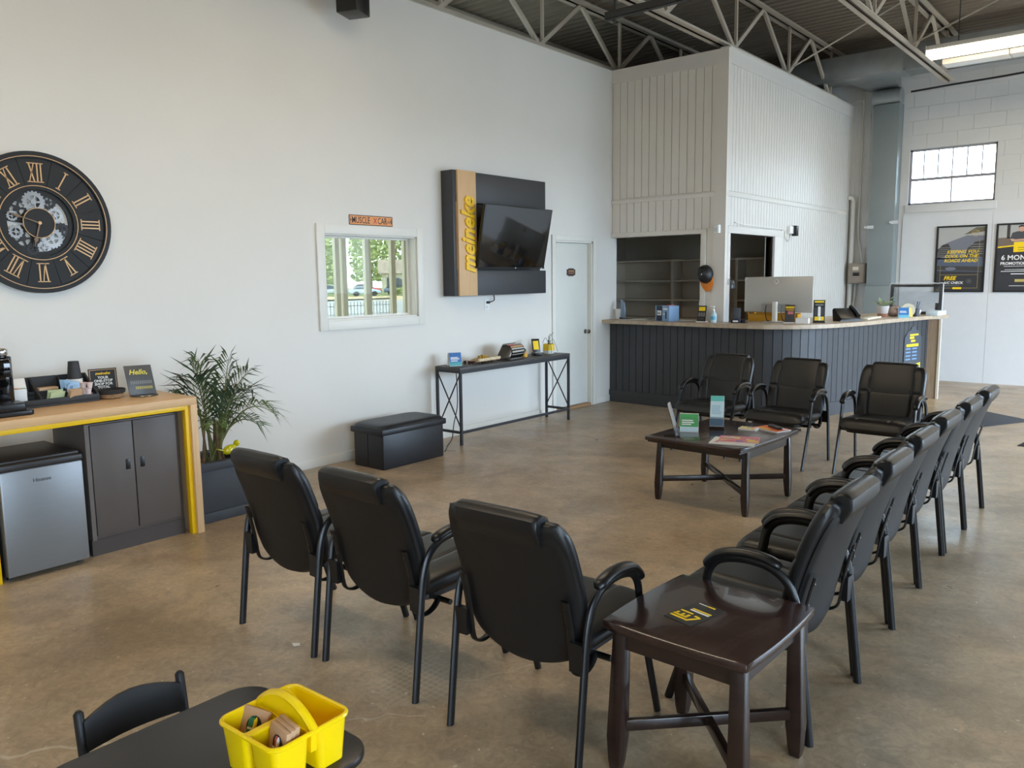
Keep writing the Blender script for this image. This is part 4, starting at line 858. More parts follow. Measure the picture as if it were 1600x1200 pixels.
obj('door', MB().box(CF - 0.042, 1.497, 0.03, CF + 0.012, 1.93, 0.625), mat('fridge_steel', (134, 137, 140), 0.42, 0.55, var=0.03, stretch=(1, 1, 40)), fr, bevel=0.010)
obj('door_cap', MB().box(CF - 0.044, 1.495, 0.626, CF + 0.014, 1.932, 0.662), MATS['fridge_body'], fr, bevel=0.008)
obj('top', MB().box(-5.42, 1.492, 0.645, CF - 0.046, 1.935, 0.672), MATS['fridge_body'], fr, bevel=0.006)
for y in (1.53, 1.90): obj('foot', MB().lathe([(0.018, 0), (0.018, 0.03)], (CF - 0.08, y, 0), 10), PLAST, fr)
text('Hisense', 0.030, mat('fridge_logo', (70, 72, 74), 0.4), fr, frame((CF + 0.0125, 1.66, 0.545), (0, 1, 0), (0, 0, 1)), sx=1.0, bold=0.0004)
KZ = 0.9055
cm = thing('coffee_maker', 'black coffee maker with chrome top at the left edge', 'coffee maker', (-5.22, 1.62, KZ))
obj('body', MB().prism(rrect(0.26, 0.24, 0.05, 5, -5.26, 1.59), KZ + 0.03, KZ + 0.33), GLOSSB, cm, bevel=0.01)
obj('base_tray', MB().prism(rrect(0.38, 0.26, 0.03, 4, -5.18, 1.62), KZ, KZ + 0.03), PLAST, cm, bevel=0.006)
obj('drip_tray', MB().prism(rrect(0.14, 0.22, 0.02, 4, -5.06, 1.60), KZ + 0.03, KZ + 0.075), PLAST, cm, bevel=0.006)
obj('lid', MB().prism(rrect(0.24, 0.22, 0.05, 5, -5.26, 1.59), KZ + 0.33, KZ + 0.375), CHROME, cm, bevel=0.014)
obj('spout', MB().box(-5.13, 1.53, KZ + 0.22, -5.03, 1.66, KZ + 0.32), GLOSSB, cm, bevel=0.012)
sheetstack('tea_box', 'small green and orange tea box behind the coffee maker tray', 'tea box', (-5.335, 1.79, KZ), math.radians(-8), 0.05, 0.07, 0.115, MG[1], [(-0.4, -0.4, 0.4, 0.1, ORG)])
og = thing('condiment_organizer', 'black tiered condiment organizer on the coffee counter', 'organizer', (-5.375, 1.965, KZ), math.radians(-2)); Mo = XF[og.name]
OB = mat('organizer_black', (30, 29, 29), 0.55)
obj('base', MB(Mo).box(-0.085, -0.25, 0, 0.13, 0.25, 0.012), OB, og)
obj('front_lip', MB(Mo).box(0.118, -0.25, 0.012, 0.13, 0.25, 0.046), OB, og, bevel=0.002)
obj('back_wall', MB(Mo).box(-0.085, -0.25, 0.012, -0.073, 0.25, 0.165), OB, og)
for y in (-0.25, -0.085, 0.075, 0.238): obj('divider', MB(Mo @ Matrix(((1, 0, 0, 0), (0, 0, -1, 0), (0, 1, 0, 0), (0, 0, 0, 1)))).prism([(-0.073, 0.012), (0.118, 0.012), (0.118, 0.055), (0.03, 0.10), (-0.073, 0.165)], -y - 0.012, -y), OB, og)
obj('step', MB(Mo).box(-0.073, -0.238, 0.06, 0.02, 0.238, 0.068), OB, og)
obj('step_front', MB(Mo).box(0.014, -0.238, 0.012, 0.02, 0.238, 0.085), OB, og)
def onorg(x, y, z): return Mo @ Vector((x, y, z))
PK = [mat('packet_white', (222, 214, 204), 0.6), mat('packet_green', (196, 206, 160), 0.6), mat('packet_blue', (166, 196, 222), 0.6), mat('packet_tan', (196, 160, 124), 0.6), mat('packet_pink', (222, 200, 194), 0.6)]
def packet(label, x, y, z, w, h, t, m, lean=0.3, rz=0.0, cat='packet', grp=None):
    p = onorg(x, y, z); b = MB(Matrix.Translation(p) @ Matrix.Rotation(rz, 4, 'Z') @ Matrix.Rotation(lean, 4, 'Y')); b.prism(rrect(0.006, w, 0.002, 2), 0, h); 
    return single('sugar_packet', b, m, label, cat, tuple(p), grp)
for k in range(5): packet('white paper napkin standing at the left of the organizer', -0.045 + 0.011 * k, -0.155, 0.0682, 0.085, 0.10, 0.002, PK[0], -0.25, 0.05 * (k - 2), 'napkin', 'napkins in the organizer')
for k in range(4): packet('green sweetener packet leaning in the organizer front', 0.05 + 0.014 * k, 0.015 - 0.01 * (k % 2), 0.0135, 0.085, 0.088 - 0.006 * k, 0.002, PK[1], 0.5, 0.1 * (k - 1.5), 'packet', 'green sweetener packets')
for k in range(5): packet('blue sweetener packet sticking up in the organizer', 0.026 + 0.012 * k, 0.10 + 0.013 * (k % 3), 0.0135, 0.06, 0.135 - 0.009 * k, 0.002, PK[2], 0.25, 0.35 * (k - 2), 'packet', 'blue sweetener packets')
for k in range(3): packet('tan sugar packet in the organizer front', 0.085 + 0.012 * k, 0.11, 0.0135, 0.075, 0.085 - 0.006 * k, 0.002, PK[3], 0.45, 0.08 * k, 'packet', 'tan sugar packets')
def lathed(name, label, cat, p, prof, m, grp=None, n=20, **k):
    return single(name, MB().lathe(prof, p, n, **k), m, label, cat, p, grp, smooth=True)
for k, (x, y, z) in enumerate(((0.095, 0.20, 0.0125), (0.05, 0.185, 0.0125), (0.05, 0.222, 0.0125), (0.095, 0.20, 0.047), (0.05, 0.195, 0.047), (0.08, 0.215, 0.082), (0.05, 0.19, 0.082))):
    lathed('creamer_cup', 'small white creamer cup at the right end of the organizer', 'creamer', tuple(onorg(x, y, z)), [(0.013, 0), (0.018, 0.028), (0.021, 0.03), (0.021, 0.034)], PK[4], 'creamer cups', 14)
single('coffee_pod_box', MB(Mo).box(-0.06, -0.05, 0.0682, 0.0, 0.06, 0.10), PK[3], 'small tan box on the back step of the organizer', 'box', tuple(onorg(-0.03, 0, 0.0682)), bevel=0.002)
cups = Mo @ Vector((-0.02, 0.165, 0.0685)); CUPM = mat('cup_black', (44, 42, 42), 0.6); CUPW = mat('cup_rim', (226, 220, 210), 0.5)
c = thing('paper_cup', 'topmost black paper cup of the upturned stack', 'cup', (cups.x, cups.y, cups.z + 0.06), 0, 'upturned cup stack'); q = (cups.x, cups.y, cups.z + 0.06)
obj('rim', MB().lathe([(0.0435, 0), (0.046, 0.002), (0.046, 0.007), (0.044, 0.009)], q, 24), CUPW, c, smooth=True)
obj('cup_wall', MB().lathe([(0.0425, 0.008), (0.031, 0.12)], q, 24), CUPM, c, smooth=True)
for k in range(5):
    lathed('paper_cup', 'upturned paper cup whose pale rim shows below the topmost black cup', 'cup', (cups.x, cups.y, cups.z + 0.012 * k), [(0.0435, 0), (0.046, 0.002), (0.046, 0.007), (0.0425, 0.0095), (0.0415, 0.0118)], CUPW, 'upturned cup stack', 24)
# framed sign, basket and greeting sign
sg = thing('table_sign', 'small black sign card with white lettering behind the basket', 'sign', (-5.40, 2.315, KZ), math.radians(78)); f = XF[sg.name] @ frame((0, 0, 0), (1, 0, 0), (0, 0.18, 0.98))
obj('card', MB(f).box(-0.085, 0, -0.004, 0.085, 0.185, 0), BLACK, sg); gl = MB(f)
for q in ((-0.078, 0.008, -0.075, 0.178), (0.075, 0.008, 0.078, 0.178), (-0.075, 0.175, 0.075, 0.178)): gl.box(q[0], q[1], 0, q[2], q[3], 0.0008)
obj('gold_line', gl, CG, sg); obj('strut', MB(f).bar((0, 0.13, -0.004), (0, 0.0, -0.07), 0.03, 0.002), BLACK, sg)
text('meineke', 0.026, YEL, sg, f @ Matrix.Translation((0, 0.145, 0.0005)), align='CENTER', shear=0.2, bold=0.0006)
for k, s in enumerate(('YOUR', 'ONE-STOP', 'SHOP FOR', 'TOTAL', 'CAR CARE')): text(s, 0.023, WHITE, sg, f @ Matrix.Translation((0, 0.118 - 0.021 * k, 0.0005)), align='CENTER', bold=0.0007)
bs = thing('basket', 'small woven basket with a black rim on the coffee counter', 'basket', (-5.285, 2.305, KZ)); WV = mat('wicker', (150, 116, 82), 0.8, var=0.3, vscale=90, bump=0.6, bscale=160)
obj('woven_base', MB().lathe([(0.062, 0), (0.075, 0.006), (0.084, 0.032), (0.082, 0.034), (0.06, 0.008)], (-5.285, 2.305, KZ), 28, 0.80, 0.90), WV, bs, smooth=True)
obj('black_rim', MB().lathe([(0.083, 0.030), (0.093, 0.034), (0.098, 0.058), (0.092, 0.060), (0.082, 0.034)], (-5.285, 2.305, KZ), 28, 0.80, 0.90), mat('basket_black', (38, 34, 33), 0.8, var=0.2, vscale=90, bump=0.5, bscale=160), bs, smooth=True)
hs = thing('greeting_sign', 'grey greeting sign reading Hello on a round steel base', 'sign', (-5.215, 2.478, KZ), math.radians(72)); Mh = XF[hs.name]
obj('base', MB(Mh).lathe([(0.084, 0), (0.087, 0.004), (0.084, 0.009), (0.03, 0.010)], (0.008, 0.01, 0), 36), mat('sign_base', (120, 118, 116), 0.3, 0.8), hs, smooth=True)
f = Mh @ frame((0, -0.005, 0.011), (1, 0, 0), (-0.10, 0.24, 0.96))
obj('panel', MB(f).box(-0.082, 0, -0.006, 0.082, 0.195, 0), mat('sign_grey', (78, 78, 78), 0.4), hs, bevel=0.001)
obj('stay', MB(f).bar((0, 0.10, -0.006), (0.0, 0.0, -0.06), 0.012, 0.004), MATS['sign_base'], hs)
text('Hello,', 0.046, mat('hello_yellow', (222, 208, 70), 0.5), hs, f @ Matrix.Translation((-0.06, 0.135, 0.0005)), shear=0.3, bold=0.0008)
lines(hs, f @ Matrix.Translation((0, 0, 0.0003)), mat('faint_grey', (128, 128, 128), 0.5), [(-0.06 + 0.011 * k, 0.07, 0.006, 0.022) for k in range(12)])
lines(hs, f @ Matrix.Translation((0, 0, 0.0003)), mat('dull_gold', (170, 158, 80), 0.5), [(-0.035 + 0.0115 * k, 0.036, 0.008, 0.018) for k in range(9)])

# ================================================================== PALM AND PLANTER
pl = thing('planter', 'dark grey rectangular planter box behind the coffee counter', 'planter', (-5.24, 2.92, 0)); PG = mat('planter_grey', (56, 60, 66), 0.6, var=0.05)
for q, nm in (((-5.44, 2.73, 0.07, -5.42, 3.11, 0.36), 'panel'), ((-5.06, 2.73, 0.07, -5.04, 3.11, 0.36), 'panel'), ((-5.42, 2.73, 0.07, -5.06, 2.75, 0.36), 'panel'), ((-5.42, 3.09, 0.07, -5.06, 3.11, 0.36), 'panel')): obj(nm, MB().box(*q), PG, pl, bevel=0.003)
obj('plinth', MB().box(-5.45, 2.72, 0, -5.03, 3.12, 0.07), PG, pl, bevel=0.004)
for q in ((-5.455, 2.715, 0.36, -5.40, 3.125, 0.415), (-5.08, 2.715, 0.36, -5.025, 3.125, 0.415), (-5.40, 2.715, 0.36, -5.08, 2.77, 0.415), (-5.40, 3.07, 0.36, -5.08, 3.125, 0.415)): obj('rim', MB().box(*q), PG, pl, bevel=0.004)
obj('soil', MB().box(-5.40, 2.77, 0.33, -5.08, 3.07, 0.375), mat('mulch', (96, 78, 60), 0.95, var=0.4, vscale=60, bump=1.0, bscale=70), pl)
pm = thing('palm_plant', 'green areca palm with arching fronds growing in the grey planter', 'palm', (-5.22, 2.96, 0.376)); GRS = [GREEN, mat('palm_green_light', (92, 112, 62), 0.5, var=0.25, vscale=20), mat('palm_green_dark', (42, 62, 38), 0.5, var=0.2, vscale=20)]
def frond(base, tip, bow, n, ll, m, wid=0.0075):
    base = Vector(base); tip = Vector(tip); d = (tip - base); side = d.cross(Vector((0, 0, 1)));
    if side.length < 1e-4: side = Vector((0, 1, 0))
    side.normalize(); path = []
    for i in range(13): s = i / 12; p = base.lerp(tip, s) + Vector((0, 0, bow)) * (4 * s * (1 - s)); path.append(p)
    b = MB(); 
    for k in range(n):
        s = 0.30 + 0.70 * k / (n - 1); p = base.lerp(tip, s) + Vector((0, 0, bow)) * (4 * s * (1 - s)); tg = (d + Vector((0, 0, bow * 4 * (1 - 2 * s)))).normalized(); sd = side - tg * side.dot(tg); sd.normalize(); up = sd.cross(tg)
        L = ll * (0.65 + 0.65 * math.sin(PI * min(1, (s - 0.25) / 0.75 * 0.85 + 0.12))) * random.uniform(0.85, 1.1)
        for q in (-1, 1):
            if k == n - 1 and q == 1: continue
            dr = (tg * random.uniform(0.6, 0.95) + sd * q * random.uniform(0.55, 1.0) + up * 0.25).normalized()
            w = tg.cross(dr).cross(dr).normalized() * wid; p1 = p + dr * L * 0.45; p2 = p + dr * L - Vector((0, 0, L * 0.42 * random.uniform(0.1, 1.7)))
            i = [b.P(p), b.P(p1 + w), b.P(p1 - w), b.P(p2)]; b.F(i[0], i[1], i[2]); b.F(i[2], i[1], i[3])
    st = obj('stem', MB().tube(path, [0.010 - 0.008 * i / 12 for i in range(13)], 6), mat('palm_stem', (108, 112, 66), 0.6, var=0.2), pm)
    o = obj('frond_leaves', b, m, st); o['kind'] = 'stuff'
B0 = Vector((-5.22, 2.96, 0.37))
for i, (y, z, x, bow, n, ll) in enumerate(((3.10, 1.10, -5.20, 0.04, 20, 0.24), (2.84, 1.08, -5.24, 0.10, 20, 0.26), (2.76, 0.98, -5.12, 0.12, 18, 0.25), (3.24, 0.98, -5.20, 0.10, 20, 0.25), (3.38, 0.68, -5.12, 0.18, 18, 0.24), (2.98, 1.10, -5.40, 0.06, 18, 0.22), (2.74, 0.84, -5.30, 0.14, 17, 0.23), (3.24, 0.76, -5.40, 0.18, 18, 0.22), (3.02, 0.86, -5.02, 0.10, 17, 0.20), (3.16, 0.64, -4.98, 0.14, 15, 0.18), (2.88, 0.68, -5.04, 0.12, 15, 0.16), (3.34, 0.84, -5.30, 0.16, 18, 0.22))):
    frond(B0 + Vector((random.uniform(-0.05, 0.05), random.uniform(-0.06, 0.06), 0)), (x, y, z), bow, n, ll, GRS[i % 3])
for k in range(9):
    a = random.uniform(0, 2 * PI); q = B0 + Vector((0.06 * math.cos(a), 0.09 * math.sin(a), 0)); obj('cane', MB().tube([q, q + Vector((random.uniform(-0.03, 0.03), random.uniform(-0.05, 0.05), random.uniform(0.10, 0.32)))], [0.011, 0.006], 6), mat('palm_cane', (110, 84, 58), 0.8, var=0.3, vscale=30), pm)
bd = thing('bird_figurine', 'glossy yellow glass bird perched at the planter edge', 'figurine', (-5.12, 3.03, 0.376)); BG = mat('bird_yellow', (206, 196, 20), 0.12, coat=0.6)
q = Matrix.Translation((-5.12, 3.03, 0.376))
obj('stake', MB(q).tube([(0, 0, 0), (0, 0, 0.06)], 0.006, 6), PLAST, bd)
prof = []
for i in range(13): s = i / 12; prof.append((0.036 * math.sin(PI * s) ** 0.7 * (1.25 - 0.6 * s) * 0.9 + 0.001, -0.07 + 0.12 * s))
obj('body', MB(q @ Matrix.Translation((0, 0.0, 0.095)) @ Matrix.Rotation(math.radians(-68), 4, 'X')).lathe(prof, n=18), BG, bd, smooth=True)
obj('head', MB(q @ Matrix.Translation((0, 0.045, 0.125))).lathe([(0.002, -0.024), (0.016, -0.018), (0.023, 0), (0.016, 0.018), (0.002, 0.024)], n=16), BG, bd, smooth=True)
obj('tail', MB(q).bar((0, -0.05, 0.085), (0, -0.105, 0.105), 0.03, 0.008), BG, bd, bevel=0.002)

# ================================================================== OTTOMAN AND CONSOLE TABLE
ot = thing('ottoman', 'black leather storage ottoman bench against the left wall', 'ottoman', (-5.42, 4.92, 0)); LB = mat('ottoman_leather', (26, 28, 34), 0.42, var=0.08, bump=0.08, bscale=300)
obj('box', MB().box(-5.615, 4.53, 0, -5.225, 5.27, 0.31), LB, ot, bevel=0.010)
obj('lid', MB().box(-5.635, 4.505, 0.305, -5.205, 5.295, 0.36), LB, ot, bevel=0.012)
def lidp(u, v, h): x, y = sq(u, v, 0.2); return (-5.42 + 0.213 * x, 4.90 + 0.393 * y, 0.36 + max(0, h))
obj('lid_cushion', pillow(lidp, 20, 24, 0.035, 0.001, 10), LB, ot, smooth=True)
obj('seam', MB().box(-5.43, 4.526, 0.01, -5.426, 4.532, 0.302), PLAST, ot)
cs = thing('console_table', 'narrow dark console table with crossed metal end braces', 'table', (-5.56, 6.63, 0)); CX0, CX1, CY0, CY1, CTZ = -5.735, -5.415, 5.715, 7.53, 0.775
obj('top', MB().box(CX0 - 0.012, CY0 - 0.015, CTZ - 0.03, CX1 + 0.012, CY1 + 0.015, CTZ), wood_mat('console_wood', (52, 50, 50), (72, 69, 67), 0.5, (60, 6, 60)), cs, bevel=0.002)
BM2 = mat('console_metal', (34, 34, 38), 0.45)
for x in (CX0, CX1):
    for y in (CY0, CY1): obj('leg', MB().box(x - 0.012, y - 0.012, 0, x + 0.012, y + 0.012, CTZ - 0.03), BM2, cs)
for y in (CY0, CY1):
    obj('cross_brace', MB().bar((CX0, y, 0.16), (CX1, y, 0.72), 0.010, 0.010), BM2, cs); obj('cross_brace', MB().bar((CX1, y + 0.001, 0.16), (CX0, y + 0.001, 0.72), 0.010, 0.010), BM2, cs)
    obj('end_rail', MB().box(CX0, y - 0.010, 0.115, CX1, y + 0.010, 0.14), BM2, cs)
    obj('top_rail', MB().box(CX0, y - 0.010, CTZ - 0.055, CX1, y + 0.010, CTZ - 0.03), BM2, cs)
obj('long_rail', MB().box(CX1 - 0.010, CY0, 0.115, CX1 + 0.010, CY1, 0.14), BM2, cs)
obj('long_rail', MB().box(CX1 - 0.010, CY0, CTZ - 0.06, CX1 + 0.010, CY1, CTZ - 0.03), BM2, cs)
single('power_cord', MB().tube(crom([(-5.62, 5.87, 0.742), (-5.60, 5.86, 0.54), (-5.585, 5.84, 0.36), (-5.60, 5.80, 0.18), (-5.57, 5.74, 0.05), (-5.50, 5.60, 0.006), (-5.42, 5.50, 0.006), (-5.34, 5.40, 0.006)], 6), 0.005, 6), PLAST, 'thin black cord hanging down beside the console table', 'cord', (-5.5, 5.6, 0.0))
IZ = CTZ + 0.0004
tent('tent_card', 'blue and teal folded tent card at the near end of the console', (-5.60, 5.83, IZ), math.radians(62), 0.13, 0.135, BLUEP, TEAL, ((0.85, 0.6), (0.7, 0.7), (0.5, 0.55)))
# wooden tray of brass pieces
GP = mat('brass_piece', (198, 160, 70), 0.35, 0.6); TRW = mat('tray_wood', (200, 170, 130), 0.6); DW = mat('tray_foot', (70, 48, 36), 0.6)
tr = thing('bead_tray', 'scalloped wooden tray heaped with gold bits on the console', 'tray', (-5.57, 6.26, IZ), math.radians(4)); Mt = XF[tr.name]
obj('tray_board', MB(Mt).prism(rrect(0.13, 0.36, 0.02, 4), 0.022, 0.032), TRW, tr)
for x in (-0.05, 0.05):
    for y in (-0.16, 0, 0.16): obj('foot', MB(Mt).lathe([(0.010, 0), (0.014, 0.012), (0.010, 0.022)], (x, y, 0), 10), DW, tr)
for k in range(9): obj('scallop', MB(Mt).lathe([(0.017, 0.030), (0.019, 0.040), (0.017, 0.052)], (0.058, -0.165 + 0.041 * k, 0), 12), mat('scallop_cream', (224, 206, 170), 0.6), tr, smooth=True)
b = MB(Mt)
for _ in range(90):
    y = random.gauss(-0.03, 0.075); y = max(-0.16, min(0.16, y)); x = random.uniform(-0.05, 0.035); z = 0.036 + max(0, 0.045 * (1 - abs(y + 0.03) / 0.13)) * random.random(); b.cbox((x, y, z), (0.014, 0.016, 0.008))
q = obj('gold_bits', b, GP, tr); q['kind'] = 'stuff'
for k in range(3): lathed('tasting_cup', 'tiny brown cup standing left of the bead tray on the console', 'cup', (-5.63 + 0.05 * k, 6.015 + 0.012 * k, IZ), [(0.013, 0), (0.017, 0.03), (0.019, 0.032), (0.015, 0.032), (0.012, 0.006)], DW, 'tiny cups on the console', 14)
# curved chrome rack with leaflets
ck = thing('curved_rack', 'curved glossy leaflet display on the console table', 'display', (-5.57, 6.66, IZ), math.radians(8)); Mk = XF[ck.name]
pr = [(-0.10 + 0.0, 0.0), (-0.02, 0.15), (0.05, 0.185)]; path = []
for i in range(15): a = math.radians(-60 + 210 * i / 14); path.append((0.035 + 0.075 * math.cos(a), 0.085 + 0.08 * math.sin(a)))
b = MB(Mk @ Matrix(((1, 0, 0, 0), (0, 0, -1, 0), (0, 1, 0, 0), (0, 0, 0, 1)))); outer = path; inner = [(x * 0.97 + 0.001, z * 0.97 + 0.0025) for x, z in path]
b.prism(outer + inner[::-1], -0.135, 0.135); obj('curved_plate', b, mat('rack_black', (26, 26, 28), 0.12, coat=0.5), ck, smooth=True)
obj('back_plate', MB(Mk).bar((-0.095, 0, 0.004), (0.0, 0, 0.172), 0.27, 0.003, (0, 0, 1)), mat('rack_back', (190, 170, 150), 0.3, 0.3), ck)
obj('foot', MB(Mk).box(-0.10, -0.135, 0, 0.09, 0.135, 0.003), PLAST, ck)
for a0, a1, m in ((36, 52, CG), (56, 74, MG[3]), (20, 32, SILV), (-4, 10, SILV), (-22, -16, SILV)):
    q = [(0.035 + 0.0758 * math.cos(math.radians(a)), 0.085 + 0.0808 * math.sin(math.radians(a))) for a in (a0, (a0 + a1) / 2, a1)]; q2 = [(0.035 + 0.0766 * math.cos(math.radians(a)), 0.085 + 0.0816 * math.sin(math.radians(a))) for a in (a1, (a0 + a1) / 2, a0)]
    obj('print_band', MB(Mk @ Matrix(((1, 0, 0, 0), (0, 0, -1, 0), (0, 1, 0, 0), (0, 0, 0, 1)))).prism(q + q2, -0.12 if m is not MG[3] else 0.02, 0.12), m, ck)
# cactus in a yellow and white pot
cp = thing('cactus_pot', 'tiny cactus in a tan and yellow pot on the console', 'plant', (-5.58, 6.93, IZ))
obj('pot', MB().lathe([(0.030, 0), (0.034, 0.035), (0.030, 0.038), (0.0, 0.034)], (-5.58, 6.93, IZ), 18), mat('pot_yellow', (226, 176, 60), 0.5), cp, smooth=True)
obj('pot_band', MB().lathe([(0.0345, 0.034), (0.032, 0.062), (0.027, 0.062), (0.027, 0.04)], (-5.58, 6.93, IZ), 18), mat('pot_tan', (196, 152, 112), 0.6), cp, smooth=True)
obj('cactus', MB().lathe([(0.016, 0.04), (0.020, 0.065), (0.017, 0.085), (0.004, 0.096)], (-5.58, 6.93, IZ), 12), mat('cactus_green', (84, 104, 70), 0.7, bump=0.5), cp, smooth=True)
# card holder
ch = thing('card_stand', 'black desk card stand with yellow cards on the console', 'card stand', (-5.58, 7.15, IZ), math.radians(60)); f = XF[ch.name] @ frame((0, 0, 0.03), (1, 0, 0), (0, 0.28, 0.96))
obj('card_back', MB(f).box(-0.048, 0, -0.006, 0.048, 0.16, 0), PLAST, ch, bevel=0.003)
for v in (0.085, 0.035): obj('yellow_card', MB(f).box(-0.032, v, 0, 0.032, v + 0.05, 0.002), YEL, ch)
obj('stand_base', MB(XF[ch.name]).prism(rrect(0.10, 0.12, 0.02, 4), 0, 0.032), PLAST, ch, bevel=0.006)
for k in range(3): obj('key_row', MB(XF[ch.name]).box(-0.03, -0.05 + 0.025 * k, 0.032, 0.03, -0.035 + 0.025 * k, 0.035), SILV, ch)
# yellow pot with spider plant
yp = thing('yellow_pot_plant', 'thin leaved plant in a round yellow and white pot on the console', 'plant', (-5.60, 7.40, IZ)); q = (-5.60, 7.40, IZ)
obj('pot', MB().lathe([(0.055, 0), (0.064, 0.01), (0.066, 0.04), (0.0, 0.036)], q, 26), mat('pot_white', (222, 222, 216), 0.5), yp, smooth=True)
obj('pot_upper', MB().lathe([(0.0665, 0.038), (0.064, 0.108), (0.058, 0.112), (0.056, 0.10), (0.0, 0.098)], q, 26), mat('pot_mustard', (224, 186, 30), 0.5), yp, smooth=True)
obj('pot_stripe', MB().ring(0.0645, 0.0665, 0, 0.004, 26), WHITE, yp) if False else None
obj('soil', MB().lathe([(0.055, 0.098), (0.055, 0.102)], q, 20), MATS['mulch'], yp)
for dx, dy, h, e in ((0.06, -0.10, 0.02, -0.10), (0.02, 0.02, 0.14, 0.10), (0.03, 0.06, 0.12, 0.14), (0.06, 0.09, 0.03, -0.08), (-0.05, -0.05, 0.06, 0.02), (0.09, -0.06, 0.0, -0.09), (-0.04, 0.06, 0.10, 0.06)):
    p0 = Vector((q[0], q[1], q[2] + 0.10)); obj('leaf', MB().tube(crom([p0, p0 + Vector((dx * 0.5, dy * 0.5, 0.05 + h * 0.5)), p0 + Vector((dx, dy, max(e, -0.09)))], 5), 0.0025, 5), GRS[2], yp)

# ================================================================== CHILD TABLE, CHILD CHAIR, CADDY
KT = 0.50
kt = thing('child_table', 'low black child table with rounded corners in the near foreground', 'table', (-1.72, 0.91, 0)); KB = mat('child_black', (34, 30, 29), 0.38, var=0.06)
obj('tabletop', MB().prism(rrect(0.545, 0.60, 0.085, 8, -1.717, 0.905), KT - 0.022, KT), KB, kt, bevel=0.006)
for sx in (-1, 1):
    for sy in (-1, 1): obj('leg', MB().tube([(-1.717 + sx * 0.215, 0.905 + sy * 0.235, 0), (-1.717 + sx * 0.205, 0.905 + sy * 0.225, KT - 0.022)], [0.016, 0.022], 12), KB, kt, smooth=True)
    obj('apron', MB().box(-1.717 + sx * 0.205 - 0.008, 0.70, KT - 0.075, -1.717 + sx * 0.205 + 0.008, 1.11, KT - 0.022), KB, kt)
    obj('apron', MB().box(-1.90, 0.905 + sx * 0.225 - 0.008, KT - 0.075, -1.53, 0.905 + sx * 0.225 + 0.008, KT - 0.022), KB, kt)
kc = thing('child_chair', 'small black wooden child chair pushed up to the low table', 'chair', (-2.05, 0.935, 0)); KC = mat('child_chair_black', (16, 14, 14), 0.5)
for y in (0.795, 1.075):
    obj('back_post', MB().tube([(-2.10, y, 0), (-2.13, y, 0.25), (-2.165, y, 0.515), (-2.166, y, 0.523)], [0.012, 0.014, 0.013, 0.006], 12), KC, kc, smooth=True)
    obj('leg', MB().tube([(-1.845, y, 0), (-1.86, y, 0.26)], [0.012, 0.015], 12), KC, kc, smooth=True)
    obj('side_rail', MB().tube([(-2.11, y, 0.12), (-1.85, y, 0.12)], 0.008, 8), KC, kc)
obj('seat', MB().prism(rrect(0.28, 0.30, 0.03, 4, -1.985, 0.935), 0.255, 0.275), KC, kc, bevel=0.005)
b = MB(); top = []; bot = []
for k in range(9):
    s = k / 8; y = 0.80 + 0.27 * s; bowx = -0.02 * math.sin(PI * s); zt = 0.495 + 0.03 * math.sin(PI * s); top.append((-2.158 + bowx, y, zt)); bot.append((-2.146 + bowx, y, 0.415))
for dx in (0.0, 0.013):
    pass
i0 = [b.P(p) for p in top]; i1 = [b.P(p) for p in bot]; j0 = [b.P((p[0] + 0.013, p[1], p[2])) for p in top]; j1 = [b.P((p[0] + 0.013, p[1], p[2])) for p in bot]
for k in range(8): b.F(i0[k], i0[k + 1], i1[k + 1], i1[k]); b.F(j0[k], j1[k], j1[k + 1], j0[k + 1]); b.F(i0[k], j0[k], j0[k + 1], i0[k + 1]); b.F(i1[k], i1[k + 1], j1[k + 1], j1[k])
b.F(i0[0], i1[0], j1[0], j0[0]); b.F(i0[8], j0[8], j1[8], i1[8]); obj('back_slat', b, KC, kc, bevel=0.003)
cd = thing('craft_caddy', 'bright yellow plastic caddy with arched handle on the low table', 'caddy', (-1.575, 1.03, KT + 0.0004), math.radians(1.5)); Mc = XF[cd.name]; CY = mat('caddy_yellow', (244, 206, 0), 0.32)
def bin_(x0, x1, y0, y1, h=0.112, t=0.004, tp=0.010):
    b = MB(Mc); o = [b.P((x, y, 0)) for x, y in rrect(x1 - x0 - 2 * tp, y1 - y0 - 2 * tp, 0.015, 4, (x0 + x1) / 2, (y0 + y1) / 2)]; p = [b.P((x, y, h)) for x, y in rrect(x1 - x0, y1 - y0, 0.02, 4, (x0 + x1) / 2, (y0 + y1) / 2)]
    q = [b.P((x, y, h)) for x, y in rrect(x1 - x0 - 2 * t, y1 - y0 - 2 * t, 0.017, 4, (x0 + x1) / 2, (y0 + y1) / 2)]; r = [b.P((x, y, t)) for x, y in rrect(x1 - x0 - 2 * tp - 2 * t, y1 - y0 - 2 * tp - 2 * t, 0.012, 4, (x0 + x1) / 2, (y0 + y1) / 2)]
    n = len(o); b.F(*o[::-1]); b.F(*r)
    for k in range(n):
        m = (k + 1) % n; b.F(o[k], o[m], p[m], p[k]); b.F(p[k], p[m], q[m], q[k]); b.F(q[k], q[m], r[m], r[k])
    return obj('compartment', b, CY, cd, smooth=True)
bin_(-0.108, 0.108, 0.012, 0.106); bin_(-0.108, -0.004, -0.106, -0.004); bin_(0.004, 0.108, -0.106, -0.004)
rm = [(x, y, 0.113) for x, y in rrect(0.222, 0.218, 0.028, 6)]; obj('rim', MB(Mc).tube(rm + [rm[0]], 0.006, 8, caps=False), CY, cd, smooth=True)
hd = []
for k in range(17): s = k / 16; hd.append((-0.106 + 0.212 * s, 0.004, 0.112 + 0.052 * math.sin(PI * s) ** 0.8))
b = MB(Mc); 
